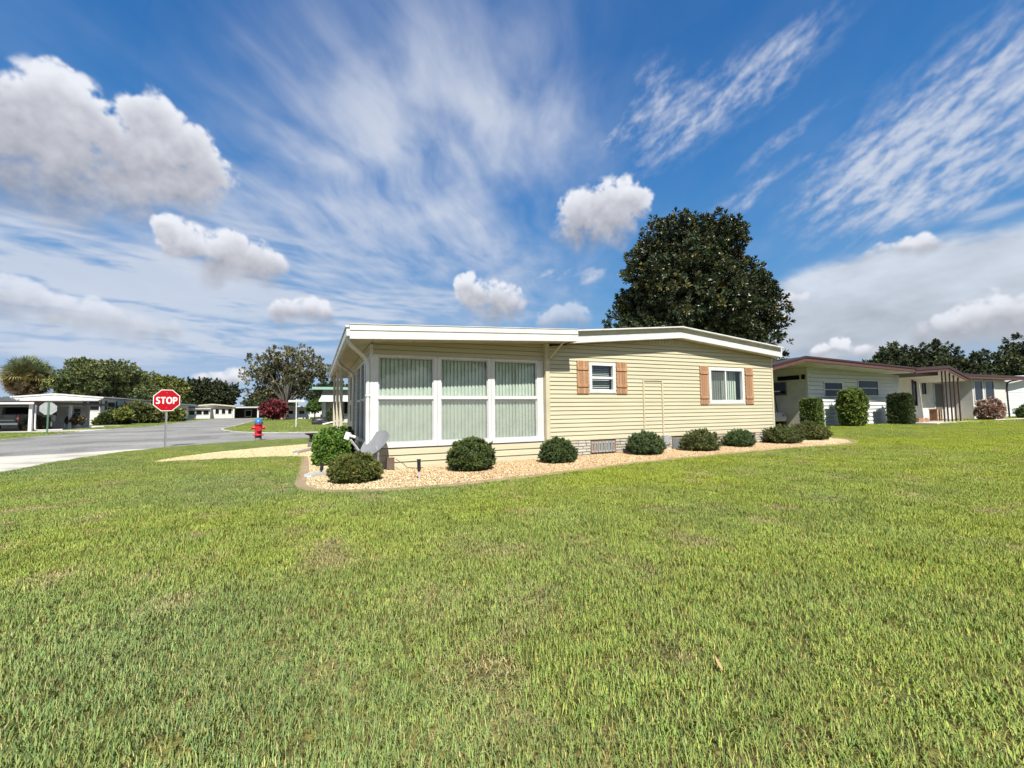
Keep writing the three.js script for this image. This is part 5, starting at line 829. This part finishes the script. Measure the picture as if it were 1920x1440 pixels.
{ // left: house with a white gable and a carport in front
  const h = thing('carport_house', 'white gabled house with a front carport across the street', 'house', 0, 0, 0, { y: 0 }), gx0 = -31.2, gx1 = -22.9, rg = -26.6, rt = (x) => 3.40 - 0.095 * Math.abs(x - rg), Z = -54;
  part(h, 'gable_wall', poly([[gx0, 0], [gx1, 0], [gx1, rt(gx1) - 0.1], [rg, rt(rg) - 0.1], [gx0, rt(gx0) - 0.1]], 0.15, Z - 0.15), N.paleWall);
  for (const [a, b] of [[gx0 - 0.6, rg], [rg, gx1 + 0.35]]) { const r = part(h, 'roof', poly([[a, rt(a) - 0.05], [b, rt(b) - 0.05], [b, rt(b) + 0.06], [a, rt(a) + 0.06]], 17.6, Z - 17), M.roofTop); part(r, 'gable_panel', poly([[a + (a < rg ? 0.6 : 0), 2.68], [b - (b > rg ? 0.5 : 0), 2.68], [b, rt(b) - 0.06], [a, rt(a) - 0.06]], 0.03, Z + 0.57), M.white); part(r, 'fascia', poly([[a, rt(a) - 0.08], [b, rt(b) - 0.08], [b, rt(b) + 0.08], [a, rt(a) + 0.08]], 0.05, Z + 0.602), M.white); }
  frameWindow(h, -24.55, -24.1, 1.6, 2.62, Z, { t: 0.05 }); frameWindow(h, -24.05, -23.05, 1.6, 2.62, Z, { t: 0.05, cross: true }); part(h, 'shutter', bx(-23.0, -22.92, 1.3, 2.6, Z, Z + 0.05), N.dkGreen); part(h, 'skirt', bx(gx0, gx1 + 0.01, 0, 0.4, Z + 0.001, Z + 0.03), M.concrete);
  const xf = new THREE.Matrix4().makeTranslation(gx1, 0, 0).multiply(new THREE.Matrix4().makeRotationY(Math.PI / 2));   // the street side faces +X
  part(h, 'street_wall', poly([[-Z, 0], [-Z + 16, 0], [-Z + 16, 2.95], [-Z, 2.95]], 0.1, -0.1).applyMatrix4(xf), N.paleWall);
  frameWindow(h, 55.4, 57.6, 1.35, 2.65, 0.002, { xf, cross: true, t: 0.08 }); for (const x of [54.8, 57.65]) part(h, 'shutter', bx(x, x + 0.5, 1.3, 2.7, 0.002, 0.05).applyMatrix4(xf), N.dkGreen);
  frameWindow(h, 61.0, 63.6, 1.6, 2.65, 0.002, { xf, cross: true, t: 0.08 }); for (const x of [60.3, 63.7]) part(h, 'shutter', bx(x, x + 0.5, 1.6, 2.7, 0.002, 0.05).applyMatrix4(xf), N.dkGreen);
  frameWindow(h, 66.0, 69.6, 1.55, 2.6, 0.002, { xf, bars: 1 });
  // carport
  const c = part(h, 'carport_roof', bx(-33, -19.9, 2.03, 2.12, -46.4, -34.0), M.roofTop); part(c, 'fascia', bx(-33, -19.85, 1.98, 2.12, -33.99, -33.9), M.white); part(c, 'trim', bx(-33, -19.8, 2.125, 2.20, -46.4, -33.92), N.brown); part(c, 'fascia', bx(-19.89, -19.84, 1.98, 2.12, -46.4, -34.0), N.brownEdge);
  for (const [x, z] of [[-20.15, -34.3], [-20.15, -40], [-26.2, -34.3]]) part(h, 'carport_post', bx(x - 0.09, x + 0.09, 0, 2.02, z - 0.09, z + 0.09, 0.01), M.white);
  part(h, 'downspout', tube([[-19.95, 1.95, -34.4], [-20.0, 1.6, -34.5], [-19.98, 0.3, -34.5], [-19.9, 0.08, -34.6], [-18.9, 0.06, -35.6]], 0.055), M.white);
  part(h, 'shed_wall', bx(-33, -21.2, 0, 2.0, -46.5, -46.42), N.paleWall); frameWindow(h, -24.3, -23.5, 1.0, 1.75, -46.418, { cross: true }); frameWindow(h, -22.4, -21.8, 1.0, 1.82, -46.418, { cross: true });
}
{ // second house in that row, further along the street
  const h = thing('row_house', 'low white house beyond the carport house, partly behind clipped bushes', 'house', 0, 0, 0, { y: 0 }), X = -22.4;
  const xf = new THREE.Matrix4().makeTranslation(X, 0, 0).multiply(new THREE.Matrix4().makeRotationY(Math.PI / 2));
  part(h, 'street_wall', poly([[71.2, 0], [88.6, 0], [88.6, 2.55], [71.2, 2.55]], 0.12, -0.12).applyMatrix4(xf), N.paleWall); part(h, 'end_wall', bx(-30, X - 0.13, 0, 2.6, -71.4, -71.25), N.paleWall);
  const r = part(h, 'roof', bx(-31, X + 0.9, 2.6, 2.78, -89.5, -70.8), M.roofTop); part(r, 'fascia', bx(X + 0.905, X + 0.96, 2.56, 2.8, -89.5, -70.8), M.white); part(r, 'fascia', bx(-31, X + 0.9, 2.58, 2.79, -70.79, -70.74), M.white);
  for (const [a, b] of [[72.5, 74.2], [75, 76.6]]) frameWindow(h, a, b, 1.2, 2.3, 0.002, { xf, t: 0.08 }); for (let i = 0; i < 5; i++) frameWindow(h, 80.5 + i * 1.3, 81.6 + i * 1.3, 0.9, 2.2, 0.002, { xf, t: 0.1 }); part(h, 'porch_pillar', bx(X + 0.5, X + 0.85, 0, 2.58, -79.6, -79.2), M.white);
}
{ // far house at the end of the street
  const h = thing('end_house', 'far white house with low gable and dark carport at the street end', 'house', 0, 0, 0, { y: 0 }), Z = -103, rg = -21.2, rt = (x) => 3.0 - 0.10 * Math.abs(x - rg);
  part(h, 'gable_wall', poly([[-26.4, 0], [-17.6, 0], [-17.6, rt(-17.6) - 0.1], [rg, rt(rg) - 0.1], [-26.4, rt(-26.4) - 0.1]], 8, Z - 8), N.paleWall);
  for (const [a, b] of [[-27, rg], [rg, -17]]) { const r = part(h, 'roof', poly([[a, rt(a) - 0.05], [b, rt(b) - 0.05], [b, rt(b) + 0.12], [a, rt(a) + 0.12]], 9, Z - 8.3), M.roofTop); part(r, 'fascia', poly([[a, rt(a) - 0.1], [b, rt(b) - 0.1], [b, rt(b) + 0.14], [a, rt(a) + 0.14]], 0.1, Z + 0.72), M.cream); }
  part(h, 'sunroom', bx(-26.6, -21.4, 0, 2.0, Z, Z + 1.6), M.white); part(h, 'awning', bx(-26.9, -21.2, 2.01, 2.18, Z, Z + 2.1), M.white); for (let i = 0; i < 4; i++) frameWindow(h, -26.3 + i * 1.22, -25.2 + i * 1.22, 0.8, 1.75, Z + 1.602, { t: 0.07 });
  for (let i = 0; i < 3; i++) frameWindow(h, -20.8 + i * 1.15, -20.0 + i * 1.15, 0.9, 2.1, Z + 0.002, { t: 0.08 });
  part(h, 'carport_roof', bx(-17.6, -9.5, 2.2, 2.5, Z - 6, Z + 0.6), M.roofTop); part(h, 'carport_back', bx(-17.6, -12, 0, 2.2, Z - 4, Z - 3.9), N.shingle); frameWindow(h, -15.8, -14.4, 0.2, 1.8, Z - 3.89, { t: 0.15 }); for (const x of [-17.5, -12.9, -9.8]) part(h, 'carport_post', bx(x, x + 0.3, 0, 2.2, Z + 0.1, Z + 0.4), M.white);
  part(h, 'side_wing', bx(-11.8, 4, 0, 2.3, Z - 9, Z - 4.2), N.paleWall);
}
{ // house across the side street with the white awning
  const h = thing('awning_house', 'white house with teal roof edge and white awning across the side street', 'house', 0, 0, 0, { y: 0 }), Z = -39.5;
  part(h, 'wall', bx(-0.6, 12, 0, 3.3, Z - 7, Z), N.greenGrey); const r = part(h, 'roof', bx(-1.5, 13, 3.45, 3.55, Z - 8, Z + 1.0), N.shingle); part(r, 'fascia', bx(-1.55, 13, 3.40, 3.66, Z + 1.001, Z + 1.06), N.teal); part(r, 'fascia', bx(-1.6, -1.5, 3.40, 3.66, Z - 8, Z + 1.0), N.teal);
  part(h, 'gable_band', bx(-0.62, 12, 2.9, 3.4, Z + 0.001, Z + 0.03), M.cream); const ag = poly([[-0.55, 3.16], [12, 3.16], [12, 2.20], [-1.02, 2.20]], 0.05, 0); { const p = ag.attributes.position; for (let i = 0; i < p.count; i++) p.setZ(i, p.getZ(i) + Z + 0.05 + (3.16 - p.getY(i)) * 1.5); ag.computeVertexNormals(); } const a = part(h, 'awning', ag, M.white); for (let i = 0; i < 8; i++) part(a, 'rib', bar([-0.3 + i * 0.9, 3.17, Z + 0.12], [-0.5 + i * 0.9, 2.21, Z + 1.56], 0.06, 0.02), M.whiteDull);
  frameWindow(h, 0.2, 2.6, 0.9, 2.3, Z + 0.002, { bars: 1 }); frameWindow(h, 3.0, 5.2, 0.9, 2.3, Z + 0.002, { bars: 1 }); part(h, 'pillar', bx(-0.58, -0.3, 0, 2.9, Z + 0.031, Z + 0.2), N.paleWall); part(h, 'skirt', bx(-0.6, 12, 0, 0.7, Z + 0.004, Z + 0.06), M.whiteDull);
  const c = part(h, 'side_wing', bx(-7.5, -2.2, 0, 2.0, -78, -74), M.white); part(c, 'wing_roof', bx(-9.5, -1.6, 2.05, 2.2, -79, -72.5), M.white); part(c, 'wing_post', bx(-2.35, -2.05, 0, 2.05, -72.9, -72.6), M.white); frameWindow(h, -5.6, -4.6, 0.8, 1.5, -73.998); frameWindow(h, -3.8, -2.9, 0.8, 1.5, -73.998);
}
{ const t = thing('covered_grill', 'black covered grill on the lawn before the awning house', 'grill', -0.88, -35.0); part(t, 'hood', plain(moved(new THREE.SphereGeometry(0.55, 18, 10, 0, 6.283, 0, Math.PI / 2).scale(1.35, 0.75, 0.7), 0, 0.32, 0)), M.black); part(t, 'skirt', bx(-0.7, 0.7, 0.02, 0.33, -0.36, 0.36, 0.05), M.black); part(t, 'chimney', cyl(0.1, 0.68, 0.95, 0, 0.07), M.black); part(t, 'side_ramp', bar([0.2, 0.05, 0.5], [1.6, 0.35, 0.1], 0.12, 0.2), M.white); }
{ // pickup truck under the carport, seen from behind
  const t = thing('pickup_truck', 'dark grey pickup truck parked tail-first under the white carport', 'truck', -22.75, -36.6, R(0)), body = mat('dark grey car paint', lin(0.055, 0.062, 0.07), 0.3, { clearcoat: 1, clearcoatRoughness: 0.08 }), chrome = mat('chrome', lin(0.6, 0.6, 0.6), 0.2, { metalness: 1 }), red = mat('red lamp lens', lin(0.5, 0.05, 0.04), 0.25);
  // built facing -Z, tail at z = 0
  part(t, 'bed', [bx(-0.95, -0.82, 0.62, 1.22, -1.9, -0.06, 0.03), bx(0.82, 0.95, 0.62, 1.22, -1.9, -0.06, 0.03), bx(-0.94, 0.94, 0.50, 0.68, -1.9, -0.07, 0.02)], body);
  const gate = part(t, 'tailgate', bx(-0.80, 0.80, 0.66, 1.22, -0.075, 0.0, 0.03), body); part(gate, 'handle', bx(-0.14, 0.14, 1.02, 1.10, 0.0, 0.012, 0.004), M.black); part(gate, 'badge_strip', bx(-0.7, 0.7, 0.80, 0.84, 0.0, 0.008), chrome);
  part(t, 'cab', [plain(moved(poly([[-3.9, 0.55], [-1.92, 0.55], [-1.92, 1.26], [-2.12, 1.82], [-3.35, 1.85], [-3.95, 1.30]], 1.84, -0.92), 0, 0, 0, 0, -Math.PI / 2))], body); part(t, 'rear_window', bar([0, 1.32, -1.905], [0, 1.76, -2.07], 1.45, 0.02), M.darkGlass);
  part(t, 'hood', bx(-0.93, 0.93, 0.55, 1.22, -5.3, -3.96, 0.06), body); part(t, 'rear_bumper', bx(-0.96, 0.96, 0.46, 0.64, 0.005, 0.14, 0.03), chrome); part(t, 'licence_plate', bx(-0.16, 0.16, 0.50, 0.61, 0.141, 0.148), M.white);
  for (const s of [-1, 1]) { const l = part(t, 'tail_light', bx(s > 0 ? 0.815 : -0.955, s > 0 ? 0.955 : -0.815, 0.78, 1.18, -0.055, 0.01, 0.02), red); part(l, 'reverse_lens', bx(s > 0 ? 0.82 : -0.95, s > 0 ? 0.95 : -0.82, 0.90, 1.0, 0.0105, 0.016), M.whiteDull); for (const z of [-1.05, -4.5]) { const w = part(t, 'wheel', plain(moved(new THREE.CylinderGeometry(0.39, 0.39, 0.26, 28), s * 0.80, 0.39, z, 0, 0, Math.PI / 2)), M.rubber); part(w, 'rim', plain(moved(new THREE.CylinderGeometry(0.24, 0.24, 0.02, 20), s * 0.94, 0.39, z, 0, 0, Math.PI / 2)), chrome); } part(t, 'mirror', bx(s > 0 ? 0.94 : -1.14, s > 0 ? 1.14 : -0.94, 1.22, 1.42, -3.5, -3.42, 0.02), M.black); }
}
{ // odds and ends by the carport
  const b = thing('wheeled_bin', 'black wheeled bin under the carport edge', 'bin', -20.75, -37.6, R(15)); part(b, 'body', [poly([[-0.26, 0.08], [0.26, 0.08], [0.32, 0.98], [-0.32, 0.98]], 0.6, -0.3)], M.black); part(b, 'lid', bx(-0.35, 0.35, 0.985, 1.05, -0.36, 0.34, 0.03), M.black); for (const x of [-0.27, 0.27]) part(b, 'wheel', plain(moved(new THREE.CylinderGeometry(0.11, 0.11, 0.06, 16), x, 0.11, -0.32, 0, 0, Math.PI / 2)), M.rubber);
  const p = thing('planter_tub', 'grey tub planter with flowering plant before the beige shed wall', 'planter', -19.95, -40.4), tub = mat('grey terracotta', lin(0.36, 0.34, 0.34), 0.8, { map: scaled(TEX.mottle, 4) }); part(p, 'tub', lathe([[0, 0], [0.28, 0], [0.36, 0.38], [0.40, 0.40], [0.40, 0.44], [0, 0.42]]), tub);
  foliage(p, 'foliage', SPRIG.big, LEAF.soft, 260, 61, (r) => { const s = sphere(r); return [[s[0] * 0.48, 0.70 + s[1] * 0.30, s[2] * 0.48], s, null]; }, tinted([0.05, 0.08, 0.025], 0.3, [0.45, 0.2, 0.12], 0.25));
  const c = thing('white_bollard', 'short white cylinder standing by the beige shed wall', 'bollard', -21.0, -41.0); part(c, 'tube', lathe([[0, 0], [0.14, 0], [0.14, 0.56], [0.12, 0.60], [0, 0.60]]), M.white); part(c, 'band', lathe([[0.1415, 0.40], [0.146, 0.405], [0.146, 0.45], [0.1415, 0.455]]), M.greyBox);
  const k = thing('splash_block', 'pale splash block on the grass beside the tub planter', 'splash block', -19.3, -42.5, R(30), { group: 'splash channels under the downspouts' }); part(k, 'trough', [bx(-0.5, 0.5, 0.0, 0.05, -0.15, 0.15, 0.01), bx(-0.5, 0.5, 0.051, 0.12, -0.15, -0.11, 0.01), bx(-0.5, 0.5, 0.051, 0.12, 0.11, 0.15, 0.01)], M.white);
}
shrub('dark leafy plant under the carport beside the white post', -20.55, -35.9, 1.0, 1.0, { seed: 31, n: 500, sprigs: SPRIG.big, base: [0.06, 0.06, 0.03], other: [0.18, 0.10, 0.05], share: 0.2, loose: 0.2 });
shrub('low spiky shrub at the corner of the carport house', -21.6, -53.0, 1.7, 0.95, { seed: 32, n: 500, sprigs: SPRIG.broad, base: [0.07, 0.10, 0.025], loose: 0.2 });
shrub('large loose bush under the shuttered street window', -21.4, -59.5, 3.9, 2.0, { seed: 33, n: 1200, sprigs: SPRIG.broad, base: [0.085, 0.105, 0.03], other: [0.2, 0.19, 0.05], share: 0.3, loose: 0.12 });
shrub('flat-topped clipped bush before the low white row house', -21.2, -68.5, 4.2, 1.75, { seed: 34, n: 1200, sprigs: SPRIG.broad, base: [0.10, 0.13, 0.03], other: [0.24, 0.24, 0.05], share: 0.35, box: 0.4 });
shrub('dark green rounded shrub before the awning house window', 0.35, -36.2, 1.4, 1.35, { seed: 35, n: 700, sprigs: SPRIG.big, base: [0.05, 0.085, 0.03] });
tree('young_tree', 'small yellow-green sapling on the lawn before the loose bush', -42.4, -48.1, { h: 1.75, base: 0.75, rx: 0.75, lobes: 6, n: 420, seed: 41, col: [0.19, 0.22, 0.04], sprigs: SPRIG.big, trunk: 0.05, scale: [1.2, 2] });
tree('small_tree', 'small bright green tree beside the white carport post', -25.6, -57.5, { h: 2.6, base: 1.1, rx: 1.15, lobes: 7, n: 420, seed: 42, col: [0.09, 0.16, 0.03], sprigs: SPRIG.big, trunk: 0.09, scale: [1.5, 2.4] });
tree('red_leaf_tree', 'dark red leaved small tree beside the big trunk', -35.6, -66, { h: 2.7, base: 0.5, rx: 1.5, lobes: 12, n: 650, seed: 43, col: [0.13, 0.022, 0.03], other: [0.24, 0.05, 0.05], share: 0.25, sprigs: SPRIG.broad, trunk: 0.12, lobe: 0.35 });
tree('broad_tree', 'tall ragged tree with pale branches on the grass corner', -36.6, -72, { h: 11.6, base: 2.2, rx: 6.3, lobes: 60, n: 1550, seed: 44, col: [0.115, 0.12, 0.055], other: [0.23, 0.195, 0.08], share: 0.22, sprigs: SPRIG.broad, trunk: 0.42, lobe: 0.09, lean: -0.6, reach: 0.75, bark: M.paleBark, scale: [0.6, 1.1] });
tree('broad_tree', 'wide loose green tree behind the carport house', -61.5, -66, { h: 9.8, base: 2.4, rx: 6.4, lobes: 46, n: 2700, seed: 45, col: [0.105, 0.135, 0.043], other: [0.2, 0.22, 0.07], share: 0.25, sprigs: SPRIG.broad, trunk: 0.3, lobe: 0.12, reach: 0.7, scale: [0.6, 1.1] });
tree('round_tree', 'rounded yellow-green tree behind the stop sign', -68.5, -85, { h: 8.9, base: 2.2, rx: 5.0, lobes: 16, n: 2600, seed: 46, col: [0.135, 0.16, 0.035], other: [0.24, 0.24, 0.05], share: 0.25, sprigs: SPRIG.broad, trunk: 0.3 });
tree('dark_tree', 'dark rounded tree behind the far street-end house', -82.5, -120, { h: 9.4, base: 1.5, rx: 6.2, lobes: 16, n: 2600, seed: 47, col: [0.045, 0.063, 0.022], sprigs: SPRIG.clump, trunk: 0.35 });
tree('dark_tree', 'low dark tree between the street-end house and the ragged tree', -61.0, -112, { h: 6.0, base: 1.2, rx: 5.5, lobes: 14, n: 1800, seed: 48, col: [0.055, 0.075, 0.024], sprigs: SPRIG.clump, trunk: 0.3 });
tree('dark_tree', 'dark low tree behind the white awning house', -24.5, -64, { h: 5.0, base: 1.2, rx: 3.6, lobes: 12, n: 1500, seed: 49, col: [0.035, 0.05, 0.018], sprigs: SPRIG.broad, trunk: 0.25 });
tree('edge_tree', 'tree branch tips reaching in at the left edge above the palm', -50.6, -40, { h: 7.9, base: 6.0, rx: 2.2, lobes: 8, n: 700, seed: 50, col: [0.05, 0.06, 0.024], sprigs: SPRIG.broad, trunk: 0.2, lobe: 0.26 });
[[45.3, 7.1, 3.4, 'leftmost dark tree above the neighbour roof peak side'], [48.6, 7.9, 3.6, 'taller dark tree second from left above the neighbour roof'], [52.2, 7.9, 3.6, 'dark tree above the neighbour porch roof corner'], [55.6, 6.9, 3.4, 'lower dark tree just right of the porch roof'], [58.6, 5.9, 3.0, 'lowest dark tree above the neighbour wing roof'], [62.0, 7.4, 3.3, 'rounded dark tree above the wing downspout'], [66.0, 9.4, 3.4, 'tallest dark tree at the right edge of the view']].forEach(([x, h, rx, label], i) => tree('background_tree', label, x, -55, { h, base: 1.8, rx, lobes: 14, n: 1500, seed: 60 + i, col: [0.042, 0.058, 0.020], other: [0.09, 0.11, 0.03], share: 0.15, sprigs: SPRIG.broad, trunk: 0.25, group: 'dark trees behind the neighbour house' }));
{ // cabbage palm with its skirt of dead fronds
  const t = thing('palm_tree', 'cabbage palm with a shaggy brown skirt at the far left', 'palm', -68.1, -62, 0, { world: true }); t.scale.setScalar(0.92);
  part(t, 'trunk', [tube([[0, -0.1, 0], [0.1, 2.5, 0], [0, 5.2, 0], [0, 7.2, 0]], 0.22, 10, 14)], M.bark);
  const frond = (seed) => { const r = rng(seed), pos = [], nrm = [], col = []; for (let i = 0; i < 17; i++) { const a = (i / 16 - 0.5) * 2.7, L = 1.25 * (0.8 + 0.3 * Math.cos(a)) * (0.85 + 0.3 * r()), c = Math.cos(a), s = Math.sin(a), w = 0.055, dr = 0.35 + 0.3 * r(); const A = [-s * -w, 0.85 + c * 0.1, 0.02 * r()], B = [s * -w, 0.85 + c * 0.1, 0], m = [s * L * 0.6, 0.9 + c * L * 0.6, -0.1 * dr * L], e = [s * L, 0.9 + c * L * 0.92, -dr * L * 0.75]; pos.push(m[0] - c * w, m[1] + s * w, m[2], m[0] + c * w, m[1] - s * w, m[2], ...e, m[0] - c * w, m[1] + s * w, m[2], s * 0.05, 0.86, 0, m[0] + c * w, m[1] - s * w, m[2]); const k = 0.75 + 0.5 * r(); for (let j = 0; j < 6; j++) { nrm.push(0, 0.35, 0.94); col.push(k, k, k); } } pos.push(-0.025, 0, 0, 0.025, 0, 0, 0.0, 0.95, 0); for (let j = 0; j < 3; j++) { nrm.push(0, 0, 1); col.push(0.9, 0.9, 0.7); } const g = new THREE.BufferGeometry(); g.setAttribute('position', new THREE.Float32BufferAttribute(pos, 3)); g.setAttribute('normal', new THREE.Float32BufferAttribute(nrm, 3)); g.setAttribute('color', new THREE.Float32BufferAttribute(col, 3)); return g; };
  const place = (lo, hi, y) => (r) => { const e = lerp(lo, hi, r()), a = r() * 6.283; return [[Math.cos(a) * 0.25, y + (r() - 0.5) * 0.6, Math.sin(a) * 0.25], [Math.cos(a) * Math.cos(e), Math.sin(e), Math.sin(a) * Math.cos(e)], null]; };
  foliage(t, 'crown', [frond(1), frond(2)], LEAF.far, 90, 71, place(0.0, 1.5, 7.2), tinted([0.12, 0.15, 0.065], 0.3), [1.1, 1.5]); foliage(t, 'yellowing_fronds', [frond(3)], LEAF.far, 80, 72, place(-0.6, 0.25, 7.0), tinted([0.20, 0.165, 0.05], 0.3), [1.15, 1.5]); foliage(t, 'dead_frond_skirt', [frond(4), frond(5)], LEAF.far, 150, 73, place(-1.35, -0.4, 6.6), tinted([0.2, 0.145, 0.085], 0.35), [1.0, 1.4]);
}
// trees across the lawn behind the viewer, which the sunroom glass mirrors
[[3.5, 31, 'leafy tree across the lawn mirrored in the left sunroom pane'], [9.5, 33, 'leafy tree across the lawn mirrored in the middle sunroom pane'], [17.0, 31, 'leafy tree across the lawn mirrored in the right sunroom pane']].forEach(([X, Z, label], i) => { const [x, z] = toWorld(X, Z); tree('lawn_tree', label, x, z, { h: 9.5, base: 4.3, rx: 3.6, lobes: 14, n: 1300, seed: 90 + i, col: [0.06, 0.085, 0.025], sprigs: SPRIG.broad, trunk: 0.25, lobe: 0.32, group: 'trees across the lawn' }); });

renderer.render(scene, camera);
